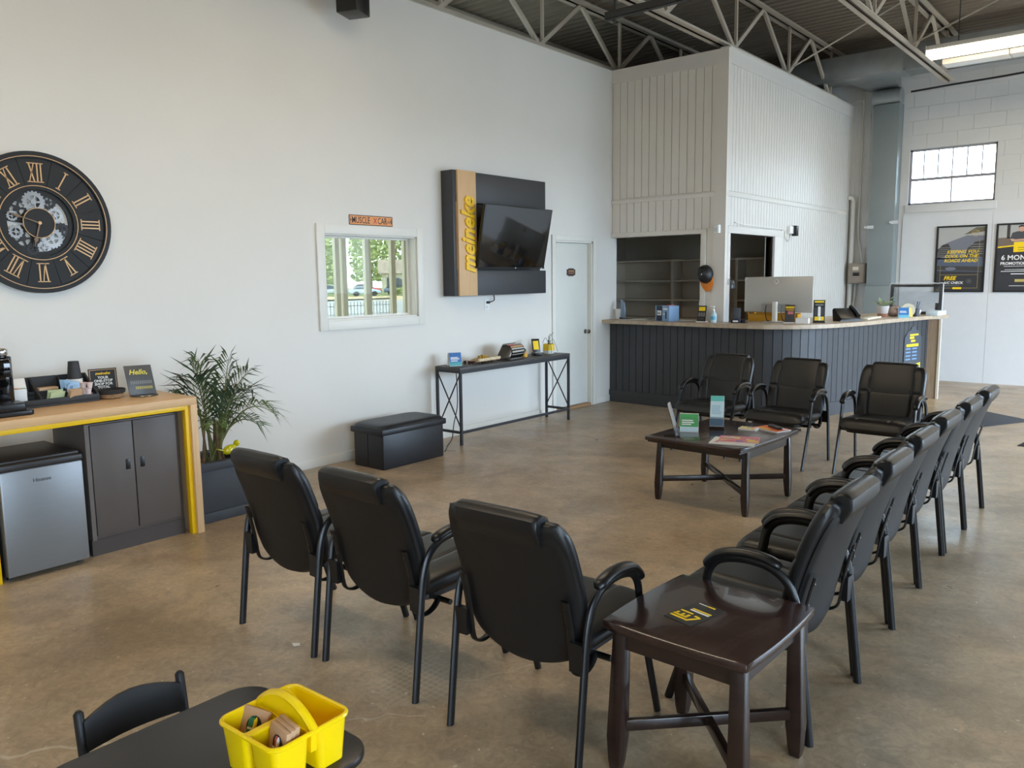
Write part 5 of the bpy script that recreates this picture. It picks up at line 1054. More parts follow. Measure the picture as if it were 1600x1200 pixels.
for y in (-0.004, 0.012): 
    a = [b.P((x, y, z)) for x, _, z in hd]; lo = [b.P((x * 0.96, y, 0.06)) for x, _, z in hd]
n = 17; f0, l0, f1, l1 = (list(range(0, 17)), list(range(17, 34)), list(range(34, 51)), list(range(51, 68)))
for k in range(16): b.F(f0[k], f0[k + 1], l0[k + 1], l0[k]); b.F(f1[k + 1], f1[k], l1[k], l1[k + 1]); b.F(f0[k], f1[k], f1[k + 1], f0[k + 1]); b.F(l0[k], l0[k + 1], l1[k + 1], l1[k])
b.F(0, 17, 51, 34); b.F(16, 50, 67, 33); obj('handle_wall', b, CY, cd)
obj('handle_bead', MB(Mc).tube([(x, 0.004, z) for x, _, z in hd], 0.011, 8), CY, cd, smooth=True)
obj('divider_cap', MB(Mc).box(-0.011, -0.104, 0.106, 0.011, 0.0, 0.115), CY, cd, bevel=0.003)
def crayon_box(label, x, y, rz, lean, cols):
    t = thing('crayon_box', label, 'crayon box', tuple(Mc @ Vector((x, y, 0.006))), rz, 'crayon boxes in the caddy'); f = XF[t.name] @ frame((0, 0, 0), (1, 0, 0), (0, math.sin(lean), math.cos(lean)))
    obj('carton', MB(f).box(-0.040, 0, -0.012, 0.040, 0.128, 0.0), CARD, t, bevel=0.001)
    obj('window_print', MB(f).prism([(0.024 * math.cos(2 * PI * k / 16) + 0.004, 0.088 + 0.024 * math.sin(2 * PI * k / 16)) for k in range(16)], 0, 0.0006), BLACK, t)
    for k, m in enumerate(cols):
        cr = obj('crayon', MB(f).tube([(-0.008 + 0.008 * k, 0.070, 0.002), (-0.008 + 0.008 * k, 0.102, 0.002), (-0.008 + 0.008 * k, 0.109, 0.002)], [0.0045, 0.0045, 0.001], 8), m, t)
        obj('crayon_band', MB(f).tube([(-0.008 + 0.008 * k, 0.080, 0.002), (-0.008 + 0.008 * k, 0.085, 0.002)], 0.0048, 8), WHITE, cr)
    return t
GRC = mat('crayon_green', (40, 120, 80), 0.5); REDC = mat('crayon_red', (206, 70, 50), 0.5); BLC = mat('crayon_black', (30, 30, 32), 0.5)
crayon_box('brown crayon box showing green and yellow crayons in the left bin', -0.058, -0.080, math.radians(12), 0.42, (GRC, GRC, YEL))
crayon_box('rear brown crayon box behind the front two in the right bin', 0.050, -0.050, math.radians(-8), 0.16, (GRC, BLC, YEL))
crayon_box('middle brown crayon box in the right bin', 0.053, -0.064, math.radians(-8), 0.16, (BLC, YEL, GRC))
crayon_box('front brown crayon box showing red and black crayons in the right bin', 0.056, -0.078, math.radians(-8), 0.16, (BLC, REDC, WHITE))
single('paper_scrap', MB().poly([(-3.02, 2.035, 0.0006), (-2.985, 2.02, 0.0006), (-2.965, 2.04, 0.003), (-2.995, 2.058, 0.0006)]).poly([(-2.995, 2.058, 0.0009), (-2.965, 2.04, 0.0034), (-2.985, 2.02, 0.001), (-3.02, 2.035, 0.001)]), PAPER, 'small white paper scrap on the concrete behind the armchairs', 'paper', (-2.99, 2.04, 0))
# ================================================================== RECEPTION COUNTER
outer = [p.to_2d() for p in crom([(-5.82, 8.84, 0), (-4.85, 8.77, 0), (-4.04, 8.66, 0), (-3.52, 8.69, 0), (-3.10, 9.03, 0), (-2.87, 9.67, 0), (-2.70, 10.65, 0), (-2.55, 11.40, 0), (-2.40, 12.05, 0)], 14)]
def offs(pts, d):
    o = []
    for i, p in enumerate(pts):
        t = (pts[min(i + 1, len(pts) - 1)] - pts[max(i - 1, 0)]).normalized(); o.append(p + Vector((-t.y, t.x)) * d)
    return o
inner = []
for p0, p1 in zip(outer, offs(outer, 1.0)): inner.append(p0 + (p1 - p0) * (0.19 - 0.14 * max(0.0, min(1.0, (p0.y - 9.6) / 1.9))))
inner[0].x = -5.815
top_z = 1.09
rc = thing('reception_counter', 'long curved reception counter clad in dark grey vertical boards', 'counter', (-4.0, 9.6, 0))
# resample the clad face at board width
def resample(pts, step):
    out = [pts[0]]; acc = 0.0; i = 0; cur = pts[0].copy()
    while i < len(pts) - 1:
        seg = pts[i + 1] - cur
        if acc + seg.length >= step: cur = cur + seg.normalized() * (step - acc); out.append(cur.copy()); acc = 0.0
        else: acc += seg.length; cur = pts[i + 1].copy(); i += 1
    return out
face = [p for p in inner if p.y < 11.60]; bp = resample(face, 0.104); bp.append(Vector((-2.548, 11.60)))
for a, c in zip(bp, bp[1:]):
    d = (c - a).normalized(); n = Vector((d.y, -d.x)); g = 0.004
    b = MB(); a2 = a + d * g; c2 = c - d * g; q = [a2, c2, c2 - n * 0.014, a2 - n * 0.014]; b.prism([(p.x, p.y) for p in q], 0.15, 1.035); obj('plank', b, PLANKM, rc)
b = MB(); q = offs(bp, 0.012); q2 = offs(bp, 0.05)
b.prism([(p.x, p.y) for p in q] + [(p.x, p.y) for p in q2[::-1]], 0.0, 1.045); obj('carcass', b, mat('carcass_dark', (30, 31, 33), 0.7), rc)
q = offs(bp, -0.014); b = MB(); b.prism([(p.x, p.y) for p in q] + [(p.x, p.y) for p in offs(bp, 0.012)[::-1]], 0.0, 0.155); obj('kick_board', b, PLANKM, rc)
e0 = bp[-1]; obj('end_panel', MB().box(-2.58, 11.60, 0, -2.42, 11.63, 1.045), wood_mat('end_panel_wood', (150, 128, 106), (172, 150, 126), 0.5, (60, 60, 4)), rc)
obj('end_edge', MB().box(-2.42, 11.585, 0, -2.395, 11.64, 1.045), mat('end_edge', (206, 196, 180), 0.5), rc)
# worktop
inn = offs(outer, 0.95); back = [p for p in inn if p.x > -4.15 or p.y > 9.6]
poly = [(p.x, p.y) for p in outer] + [(-2.98, 12.15)] + [(p.x, p.y) for p in back[::-1] if p.y < 12.1 and p.x > -4.15] + [(-4.14, 9.55), (-4.14, 9.05), (-4.55, 9.05), (-4.55, 9.42), (-5.82, 9.42)]
wt = single('worktop', MB().prism(poly, 1.045, top_z), CTOP, 'pale wood worktop curving along the top of the reception counter', 'worktop', (-4.0, 9.2, 1.045))
Z = top_z + 0.0005
# die-cut notice on the clad end of the counter
i = min(range(len(bp)), key=lambda k: abs(bp[k].y - 11.22)); d = (bp[i + 1] - bp[i - 1]).normalized(); n = Vector((d.y, -d.x)); o = bp[i] + n * 0.003
no = thing('hanging_notice', 'dark cut out notice with yellow and blue print on the counter end', 'notice', (o.x, o.y, 0.5)); f = frame((o.x, o.y, 0.30), (d.x, d.y, 0), (0, 0, 1))
obj('board', MB(f).prism([(-0.20, 0.0), (0.20, 0.0), (0.20, 0.52), (0.13, 0.60), (0.06, 0.62), (0.04, 0.66), (-0.04, 0.66), (-0.06, 0.62), (-0.13, 0.60), (-0.20, 0.52)], 0, 0.006), mat('notice_grey', (66, 72, 80), 0.5), no)
f2 = f @ Matrix.Translation((0, 0, 0.006))
lines(no, f2, YEL, [(-0.08, 0.545, 0.20, 0.022), (-0.08, 0.505, 0.10, 0.03), (-0.05, 0.465, 0.10, 0.026), (-0.15, 0.405, 0.28, 0.035)]); lines(no, f2, mat('notice_blue', (110, 150, 200), 0.5), [(-0.16 + 0.15 * a, 0.37 - 0.045 * b_, 0.11, 0.018) for a in range(2) for b_ in range(4)])
obj('yellow_triangle', MB(f2).prism([(-0.19, 0.0), (0.19, 0.0), (0.19, 0.19), (-0.19, 0.15)], 0, 0.001), mat('notice_yellow', (232, 226, 40), 0.5), no); lines(no, f2 @ Matrix.Translation((0, 0, 0.001)), BLACK, [(-0.11, 0.125, 0.2, 0.022)])

# ================================================================== OFFICE: shelves, cap, small fittings
sh = thing('shelf_unit', 'empty built in shelving inside the dim office', 'shelves', (-5.9, 11.3, 0)); SHM = mat('shelf_paint', (186, 174, 156), 0.7)
obj('back_panel', MB().box(-7.58, 11.52, 0, -4.40, 11.54, 1.90), SHM, sh)
for x in (-7.56, -7.15, -6.10, -5.05, -4.42): obj('upright', MB().box(x - 0.02, 11.22, 0, x + 0.02, 11.52, 1.90), SHM, sh)
for z in (0.45, 0.72, 0.99, 1.275, 1.57, 1.88): obj('shelf', MB().box(-7.58, 11.215, z - 0.012, -4.40, 11.52, z + 0.012), SHM, sh)
single('shelf_statuette', MB().lathe([(0.05, 0), (0.03, 0.03), (0.035, 0.09), (0.02, 0.16), (0.03, 0.19), (0.01, 0.21)], (-7.32, 11.36, 1.2875), 12), PLAST, 'small dark statuette alone on an office shelf', 'statuette', (-7.32, 11.36, 1.2875), smooth=True)
def cap(label, c, m1, m2):
    t = thing('baseball_cap', label, 'cap', c); f = Matrix.Translation(c) @ Matrix.Rotation(math.radians(90), 4, 'X') @ Matrix.Rotation(math.radians(12), 4, 'Z')
    cr = []
    for i in range(9): a = PI / 2 * i / 8; cr.append((0.098 * math.cos(a) + 0.001, 0.115 * math.sin(a)))
    obj('crown', MB(f).lathe(cr, n=24, sy=1.15), m1, t, smooth=True)
    b = MB(f); n = 14; top = []; bt = []
    for k in range(n + 1):
        a = PI + PI * k / n; x = math.cos(a); y = math.sin(a); r1 = 0.096
        top.append((b.P((x * r1, y * r1 * 1.12, 0.012)), b.P((x * 0.088, y * 0.10 * 1.12 - 0.10 * max(0.0, -y) ** 0.5, 0.022 - 0.02 * abs(x)))))
        bt.append((b.P((x * r1, y * r1 * 1.12, 0.008)), b.P((x * 0.088, y * 0.10 * 1.12 - 0.10 * max(0.0, -y) ** 0.5, 0.018 - 0.02 * abs(x)))))
    for k in range(n): b.F(top[k][0], top[k + 1][0], top[k + 1][1], top[k][1]); b.F(bt[k][0], bt[k][1], bt[k + 1][1], bt[k + 1][0]); b.F(top[k][1], top[k + 1][1], bt[k + 1][1], bt[k][1])
    obj('visor', b, m2, t, smooth=True); obj('button', MB(f).lathe([(0.008, 0.112), (0.006, 0.118)], n=10), WHITE, t)
    obj('stitching', MB(f).bar((-0.03, -0.108, 0.016), (0.03, -0.108, 0.016), 0.004, 0.002), WHITE, t); return t
cap('black baseball cap with orange visor hung on the office corner', (-4.46, YB - 0.03, 1.66), BLACK, ORG)
cl = thing('baseball_cap', 'dark cap hanging on a pale cord inside the office doorway', 'cap', (-4.34, 9.40, 1.45))
obj('crown', MB().lathe([(0.085, 0), (0.09, 0.04), (0.07, 0.10), (0.03, 0.13), (0.003, 0.135)], (-4.34, 9.40, 1.48), 20), PLAST, cl, smooth=True)
obj('cord', MB().tube([(-4.37, 9.33, 2.05), (-4.36, 9.36, 1.9), (-4.33, 9.40, 1.61)], 0.008, 6), CARD, cl)
obj('cord_knob', MB().lathe([(0.004, -0.03), (0.022, 0), (0.004, 0.03)], (-4.365, 9.335, 1.98), 10), mat('peach', (214, 160, 128), 0.5), cl, smooth=True)
def sensor(label, p, rz):
    t = thing('motion_sensor', label, 'sensor', p, rz); obj('housing', MB(XF[t.name]).prism(rrect(0.07, 0.06, 0.015, 4), 0, 0.10), WHITE, t, bevel=0.008); obj('lens', MB(XF[t.name]).box(-0.025, -0.034, 0.02, 0.025, -0.028, 0.06), SHEETM, t, bevel=0.004)
sensor('white motion sensor on the office front near the corner', (-4.315, YB - 0.046, 2.14), 0.0)
s2 = thing('door_intercom', 'small black camera unit on the office side above the doorway', 'camera', (XB + 0.03, 11.24, 2.18))
obj('mount', MB().box(XB + 0.002, 11.0, 2.20, XB + 0.05, 11.12, 2.30), WHITE, s2, bevel=0.006); obj('unit', MB().box(XB + 0.02, 11.12, 2.17, XB + 0.09, 11.20, 2.31), PLAST, s2, bevel=0.008)
obj('cable', MB().tube(crom([(XB + 0.02, 11.12, 2.20), (XB + 0.02, 11.05, 2.10), (XB + 0.018, 10.9, 2.16), (XB + 0.018, 10.85, 2.245), (XB + 0.018, 10.2, 2.255), (XB + 0.018, 9.6, 2.26), (XB + 0.018, 9.3, 2.275)], 5), 0.006, 6), WHITE, s2)
single('door_latch', MB().box(XB + 0.016, 9.135, 1.53, XB + 0.04, 9.165, 1.60).tube([(XB + 0.035, 9.15, 1.60), (XB + 0.05, 9.15, 1.62)], 0.008, 8), CHROME, 'small white metal latch on the office doorway edge', 'latch', (XB + 0.03, 9.15, 1.56))

# ================================================================== THINGS ON THE RECEPTION COUNTER
sheetstack('clipboard', 'green clipboard lying flat at the left end of the counter', 'clipboard', (-5.42, 9.10, Z), 0.1, 0.42, 0.26, 0.006, mat('clip_green', (70, 86, 62), 0.5), [(-0.25, -0.35, 0.3, 0.3, PAPER)])
single('paper_sheet', MB().box(-4.90, 9.06, Z, -4.62, 9.26, Z + 0.002), PAPER, 'white paper sheets right of the blue box on the counter', 'paper', (-4.76, 9.16, Z))
cu = lathed('paper_cup_white', 'white paper cup at the far left end of the counter', 'cup', (-5.755, 9.14, Z), [(0.032, 0), (0.045, 0.13), (0.042, 0.13), (0.03, 0.006)], WHITE)
bk = thing('blue_stand', 'rounded blue grey panel stand at the left end of the counter', 'stand', (-5.68, 9.16, Z)); f = frame((-5.68, 9.13, Z + 0.02), (0.9, -0.43, 0), (0, 0, 1))
obj('panel', MB(f).prism([(-0.05, 0), (0.05, 0), (0.055, 0.12), (0.03, 0.20), (-0.02, 0.235), (-0.05, 0.235)], -0.006, 0.006), mat('stand_blue', (130, 152, 176), 0.4), bk, bevel=0.002); obj('base', MB(f).box(-0.045, -0.02, -0.03, 0.045, 0.0, 0.03), DGREY, bk)
bx = thing('product_box', 'blue and navy product box standing on the counter', 'box', (-4.95, 8.99, Z), math.radians(-20)); Mb = XF[bx.name]; NV = mat('box_navy', (40, 46, 66), 0.5); SB = mat('box_sky', (130, 164, 200), 0.5)
obj('carton', MB(Mb).box(-0.13, -0.08, 0, 0.13, 0.08, 0.19), SB, bx, bevel=0.002); obj('navy_panel', MB(Mb).box(-0.105, -0.0815, 0.002, 0.0, -0.08, 0.188), NV, bx); obj('side_navy', MB(Mb).box(-0.1315, -0.08, 0.0, -0.13, 0.08, 0.19), NV, bx)
obj('label_panel', MB(Mb).box(-0.09, -0.083, 0.07, -0.012, -0.0815, 0.13), PAPER, bx); lines(bx, Mb @ frame((-0.08, -0.083, 0.085), (1, 0, 0), (0, 0, 1)), mat('label_olive', (110, 116, 90), 0.6), [(0, 0, 0.02, 0.02), (0.025, 0, 0.02, 0.02)])
obj('handset_print', MB(Mb).box(0.06, -0.0812, 0.03, 0.085, -0.08, 0.12), NV, bx); lines(bx, Mb @ frame((0.02, -0.0806, 0.14), (1, 0, 0), (0, 0, 1)), WHITE, [(0, 0, 0.08, 0.02), (0, -0.06, 0.03, 0.012)]); obj('top_flap', MB(Mb).box(0.0, -0.06, 0.19, 0.08, 0.06, 0.196), MG[0], bx)
sb = thing('spray_bottle', 'pale green spray bottle half hidden by the office post', 'bottle', (-4.60, 9.26, Z))
obj('bottle', MB().lathe([(0.04, 0), (0.045, 0.02), (0.042, 0.12), (0.02, 0.16), (0.014, 0.19)], (-4.60, 9.26, Z), 18), mat('bottle_green', (160, 190, 180), 0.3), sb, smooth=True); obj('trigger_head', MB().box(-4.65, 9.25, Z + 0.19, -4.57, 9.27, Z + 0.23).box(-4.635, 9.255, Z + 0.15, -4.625, 9.265, Z + 0.19), WHITE, sb)
def standee(name, label, cat, p, rz, w, h, lean, m, bits, base=0.06, bm=PLAST):
    t = thing(name, label, cat, p, rz); f = XF[t.name] @ frame((0, -base * 0.3, 0.012), (1, 0, 0), (0, math.sin(lean), math.cos(lean)))
    obj('panel', MB(f).box(-w / 2, 0, -0.008, w / 2, h, 0), m, t, bevel=0.001); obj('base', MB(XF[t.name]).box(-w / 2 - 0.004, -base * 0.5, 0, w / 2 + 0.004, base * 0.6 + h * math.sin(lean) * 0.4, 0.012), bm, t)
    for k, (u0, v0, u1, v1, mm) in enumerate(bits): obj('print_panel', MB(f).box(u0 * w, v0 * h, 0, u1 * w, v1 * h, 0.0008 + 0.0003 * k), mm, t)
    return t
GR5 = mat('print_midgrey', (120, 120, 120), 0.5)
standee('card_terminal', 'black payment card stand with yellow label on a white base', 'card stand', (-4.44, 8.91, Z), 0.1, 0.105, 0.19, 0.25, BLACK, [(-0.38, 0.66, 0.38, 0.92, YEL), (-0.38, 0.30, -0.16, 0.56, GR5), (-0.10, 0.30, 0.12, 0.56, GR5), (0.18, 0.30, 0.40, 0.56, GR5), (-0.3, 0.10, 0.3, 0.2, DGREY)], 0.07, WHITE)
hb = thing('sanitizer_bottle', 'clear hand sanitizer bottle with blue label before the post', 'bottle', (-4.27, 8.88, Z)); q = (-4.27, 8.88, Z)
obj('bottle', MB().lathe([(0.034, 0), (0.036, 0.01), (0.036, 0.10), (0.015, 0.125), (0.013, 0.14)], q, 18), mat('clear_gel', (190, 210, 216), 0.15), hb, smooth=True); obj('pump', MB().lathe([(0.015, 0.14), (0.015, 0.155), (0.005, 0.157), (0.005, 0.185)], q, 12).box(-4.31, 8.872, Z + 0.183, -4.26, 8.888, Z + 0.195), WHITE, hb, smooth=True); obj('label', MB().ring(0.0362, 0.037, 0.035, 0.075, 18, -2.2, -0.6), mat('label_blue', (90, 170, 205), 0.5), hb) if False else obj('label', MB(Matrix.Translation(q)).ring(0.0362, 0.037, 0.035, 0.075, 10, -2.6, -0.4), mat('label_blue', (90, 170, 205), 0.5), hb)
sc = thing('card_scanner', 'small dark card reader in a cradle by the office post', 'card reader', (-4.02, 8.96, Z), 0.2); Ms = XF[sc.name]
obj('cradle', MB(Ms).box(-0.055, -0.05, 0, 0.055, 0.05, 0.045), mat('cradle_navy', (28, 30, 52), 0.4), sc, bevel=0.008); obj('reader', MB(Ms @ Matrix.Rotation(-0.2, 4, 'X')).box(-0.042, -0.015, 0.03, 0.042, 0.015, 0.175), mat('reader_grey', (58, 66, 76), 0.4), sc, bevel=0.006); obj('badge', MB(Ms).box(-0.03, -0.0515, 0.012, 0.03, -0.05, 0.03), WHITE, sc)
tb = thing('yellow_tool_tray', 'long mustard yellow plastic tray behind the monitor', 'tray', (-3.78, 9.48, Z), 0.03); Mt = XF[tb.name]; MU = mat('mustard', (206, 150, 30), 0.45)
obj('tray_floor', MB(Mt).box(-0.30, -0.05, 0, 0.30, 0.07, 0.012), MU, tb); obj('front_wall', MB(Mt).box(-0.30, -0.05, 0.012, 0.30, -0.035, 0.085), MU, tb, bevel=0.004); obj('back_wall', MB(Mt).box(-0.30, 0.055, 0.012, 0.30, 0.07, 0.10), MU, tb, bevel=0.004)
obj('end_handle', MB(Mt).tube(crom([(-0.30, -0.04, 0.08), (-0.29, -0.04, 0.19), (-0.24, -0.04, 0.20), (-0.22, -0.04, 0.09)], 4), 0.014, 8), MU, tb, smooth=True); obj('end_wall', MB(Mt).box(0.288, -0.05, 0.012, 0.30, 0.07, 0.09), MU, tb)
mo = thing('computer_monitor', 'large silver computer monitor seen from behind on the counter', 'monitor', (-3.66, 9.30, Z), math.radians(2)); Mm = XF[mo.name]
obj('back_shell', MB(Mm).box(-0.405, -0.02, 0.115, 0.405, 0.02, 0.53), SILV, mo, bevel=0.012); obj('screen', MB(Mm).box(-0.395, 0.02, 0.125, 0.395, 0.024, 0.52), GLOSSB, mo); obj('port_bay', MB(Mm).box(-0.19, -0.023, 0.118, 0.14, -0.02, 0.215), mat('bay_grey', (150, 147, 141), 0.5), mo)
obj('stand_neck', MB(Mm).prism(rrect(0.062, 0.045, 0.02, 4, -0.02, -0.05), 0.01, 0.24), mat('stand_white', (228, 224, 214), 0.4), mo, smooth=True); obj('stand_foot', MB(Mm).prism(rrect(0.26, 0.20, 0.03, 4, -0.02, -0.02), 0, 0.012), SILV, mo, bevel=0.003)
obj('emblem', MB(Mm @ frame((-0.02, -0.021, 0.475), (1, 0, 0), (0, 0, 1))).ring(0.018, 0.028, 0, 0.002, 24), CHROME, mo)
for x in (-0.13, 0.06): obj('cable', MB(Mm).tube(crom([(x, -0.03, 0.20), (x - 0.005, -0.045, 0.12), (x + 0.02, -0.06, 0.03), (x + 0.06, -0.06, 0.008)], 5), 0.006, 6), PLAST, mo, smooth=True)
lathed('computer_mouse', 'dark round puck left of the monitor foot', 'mouse', (-3.93, 8.97, Z), [(0.04, 0), (0.042, 0.015), (0.03, 0.032), (0.004, 0.036)], PLAST)
standee('leaflet_stand', 'dark leaflet stand with yellow heading before the monitor', 'leaflet stand', (-3.465, 9.16, Z), 0.1, 0.11, 0.20, 0.15, mat('leaf_dark', (70, 60, 54), 0.5), [(-0.45, 0.80, 0.45, 0.90, YEL), (-0.4, 0.66, 0.4, 0.76, mat('leaf_gold', (190, 150, 50), 0.5)), (-0.48, 0.05, 0.48, 0.50, DGREY), (-0.2, 0.45, 0.35, 0.62, MG[0])], 0.05, PAPER)
sheetstack('card_stack', 'stack of white cards between two leaflet stands', 'cards', (-3.33, 9.20, Z), 0.15, 0.14, 0.08, 0.06, PAPER, [])
standee('leaflet_stand', 'tall black leaflet stand with a white bottle picture', 'leaflet stand', (-3.205, 9.37, Z), 0.35, 0.125, 0.25, 0.12, BLACK, [(-0.4, 0.88, 0.4, 0.96, YEL), (-0.35, 0.74, 0.35, 0.82, GR5), (-0.42, 0.28, 0.42, 0.66, DGREY), (-0.10, 0.25, 0.12, 0.70, WHITE), (-0.38, 0.06, 0.42, 0.24, YEL), (-0.02, 0.06, 0.15, 0.24, WHITE)], 0.07)
ph = thing('desk_phone', 'black desk phone with a raised handset on the counter', 'phone', (-3.06, 9.92, Z), math.radians(50)); Mp = XF[ph.name]
b = MB(Mp @ Matrix(((0, 0, 1, 0), (1, 0, 0, 0), (0, 1, 0, 0), (0, 0, 0, 1)))); b.prism([(-0.10, 0), (0.08, 0), (0.10, 0.13), (0.07, 0.15), (-0.09, 0.035)], -0.14, 0.12); obj('phone_body', b, PLAST, ph, bevel=0.006)
obj('handset', MB(Mp).tube(crom([(0.09, -0.09, 0.06), (0.10, 0.0, 0.115), (0.095, 0.09, 0.165)], 5), 0.024, 10), PLAST, ph, smooth=True); obj('foot', MB(Mp).box(-0.16, -0.11, 0, 0.10, -0.05, 0.012), PLAST, ph); lines(ph, Mp @ frame((-0.02, 0.0995, 0.09), (-1, 0, 0), (0, 0, 1)), DGREY, [(0, 0, 0.05, 0.01)])
single('keyboard_roll', MB().box(-3.02, 10.18, Z, -2.90, 10.75, Z + 0.022), mat('cream_pad', (222, 216, 192), 0.6), 'long cream paper pad lying right of the desk phone', 'paper pad', (-2.96, 10.4, Z), bevel=0.006)
tp = thing('counter_plant', 'trailing green plant in a white and terracotta pot on the counter', 'plant', (-2.96, 11.0, Z)); q = (-2.96, 11.0, Z)
obj('pot_foot', MB().lathe([(0.055, 0), (0.062, 0.045), (0.0, 0.04)], q, 22), mat('terracotta', (178, 128, 106), 0.7), tp, smooth=True); obj('pot', MB().lathe([(0.0625, 0.044), (0.078, 0.14), (0.07, 0.14), (0.066, 0.12), (0.0, 0.118)], q, 22), mat('pot_pale', (210, 206, 204), 0.5), tp, smooth=True)
LG = [mat('leaf_sage', (130, 150, 110), 0.6), mat('leaf_blush', (186, 150, 124), 0.6)]
for k in range(16):
    a = random.uniform(0, 2 * PI); r = random.uniform(0.04, 0.16); h = random.uniform(0.15, 0.25); p0 = Vector((q[0], q[1], q[2] + 0.12)); p1 = Vector((q[0] + r * math.cos(a), q[1] + r * math.sin(a), q[2] + h)); dd = (p1 - p0).normalized(); sdv = dd.cross(Vector((0, 0, 1))).normalized() * 0.026
    st = obj('stem', MB().tube([p0, p0.lerp(p1, 0.6) + Vector((0, 0, 0.03)), p1], 0.003, 5), LG[0], tp); obj('leaf', MB().poly([p1 - dd * 0.03, p1 + sdv, p1 + dd * 0.05, p1 - sdv]), LG[k % 5 == 0], st)
def lump(name, label, cat, c, r, m, sx=1.0, sy=1.0, sz=0.6):
    b = MB(); n = 14; rings = []
    for i in range(8):
        a = PI * (i + 0.2) / 7.4 ; rings.append([b.P((c[0] + r * sx * math.sin(a) * math.cos(2 * PI * j / n) * random.uniform(0.85, 1.1), c[1] + r * sy * math.sin(a) * math.sin(2 * PI * j / n) * random.uniform(0.85, 1.1), max(c[2], c[2] + r * sz * (1 - math.cos(a)) * random.uniform(0.9, 1.08)))) for j in range(n)])
    for p, q in zip(rings, rings[1:]):
        for j in range(n): b.F(p[j], p[(j + 1) % n], q[(j + 1) % n], q[j])
    b.F(*rings[0][::-1]); b.F(*rings[-1]); return single(name, b, m, label, cat, c, smooth=True)
lump('crumpled_bag', 'crumpled brown and grey bag beside the potted plant', 'bag', (-2.88, 11.22, Z), 0.11, mat('bag_brown', (150, 128, 114), 0.6, var=0.3, vscale=14), 1.0, 1.1, 0.6)
tent('tent_card', 'bright blue folded tent card near the right end of the counter', (-2.68, 10.88, Z), math.radians(18), 0.12, 0.13, mat('tent_blue', (60, 130, 200), 0.5), mat('tent_sky', (120, 200, 226), 0.5), ((0.86, 0.6), (0.70, 0.65)))
tr = thing('tape_roll', 'roll of pale tape standing with a loose yellow end', 'tape', (-2.70, 11.15, Z)); Mr = Matrix.Translation((-2.70, 11.15, Z + 0.085)) @ Matrix.Rotation(PI / 2, 4, 'X') @ Matrix.Rotation(0.4, 4, 'Y')
obj('roll', MB(Mr).ring(0.045, 0.085, -0.03, 0.03, 28), mat('tape_tan', (206, 200, 176), 0.4), tr, smooth=True); obj('loose_end', MB().bar((-2.66, 11.10, Z + 0.12), (-2.63, 11.06, Z + 0.004), 0.04, 0.003), mat('tape_yellow', (222, 200, 110), 0.5), tr)
pc = thing('pen_cup', 'black pen cup with pens at the right end of the counter', 'pen cup', (-2.64, 11.32, Z)); q = (-2.64, 11.32, Z)
obj('cup', MB().lathe([(0.04, 0), (0.043, 0.10), (0.038, 0.10), (0.035, 0.006)], q, 16), mat('pen_cup_grey', (60, 62, 66), 0.5), pc, smooth=True)
for k in range(5): a = 1.3 * k; obj('pen', MB().tube([(q[0], q[1], q[2] + 0.02), (q[0] + 0.04 * math.cos(a), q[1] + 0.04 * math.sin(a), q[2] + 0.19)], 0.004, 6), [PLAST, BLUEP, PLAST, SILV, PLAST][k], pc)
single('white_carton', MB(Matrix.Translation((-2.50, 11.74, Z)) @ Matrix.Rotation(-0.1, 4, 'Z')).box(-0.07, -0.16, 0, 0.08, 0.16, 0.06), mat('carton_pale', (210, 226, 234), 0.5), 'flat pale blue white carton at the very end of the counter', 'carton', (-2.50, 11.74, Z), bevel=0.004)
single('black_gadget', MB().box(-2.60, 11.90, Z + 0.0, -2.52, 11.93, Z + 0.145), PLAST, 'small black upright gadget at the end of the counter', 'gadget', (-2.56, 11.915, Z), bevel=0.004) if False else None
gd = thing('card_reader', 'small black upright reader at the end of the counter', 'card reader', (-2.53, 12.02, Z)); obj('reader_body', MB().box(-2.57, 12.01, Z, -2.50, 12.04, Z + 0.15), PLAST, gd, bevel=0.005); obj('display', MB().box(-2.56, 12.0085, Z + 0.08, -2.51, 12.01, Z + 0.14), DGREY, gd)
lump('paper_bundle', 'white paper bundle near the end of the counter', 'paper bundle', (-2.70, 11.58, Z), 0.075, PAPER, 0.8, 1.2, 0.6)
# frame in plastic wrap, standing behind the clutter
wf = thing('framed_picture', 'dark picture frame in clear plastic wrap standing on the counter', 'picture frame', (-2.80, 11.97, Z), 0.0); FX0, FX1, FZ1 = -3.12, -2.47, 0.40
f = frame((FX0, 11.96, Z), (1, -0.06, 0), (0, 0.05, 1)); w = FX1 - FX0; fm = mat('frame_slate', (84, 84, 90), 0.5)
for q in ((0, 0, 0.035, FZ1), (w - 0.035, 0, w, FZ1), (0.035, FZ1 - 0.035, w - 0.035, FZ1), (0.035, 0, w - 0.035, 0.035)): obj('frame_bar', MB(f).box(q[0], q[1], 0, q[2], q[3], 0.025), fm, wf)
obj('glazing', MB(f).box(0.035, 0.035, 0.008, w - 0.035, FZ1 - 0.035, 0.011), CLEARP, wf)
b = MB(f); g = []
for i in range(15):
    row = []
    for j in range(11):
        u = -0.012 + (w + 0.024) * i / 14; v = 0.0 + (FZ1 + 0.012) * j / 10; row.append(b.P((u, v, 0.030 + random.uniform(-0.003, 0.006))))
    g.append(row)
for i in range(14):
    for j in range(10): b.F(g[i][j], g[i + 1][j], g[i + 1][j + 1], g[i][j + 1])
obj('plastic_wrap', b, glass_mat('plastic_film', (0.97, 0.98, 1.0), 0.06, 0.15), wf, smooth=True)
b = MB(f); prev = None
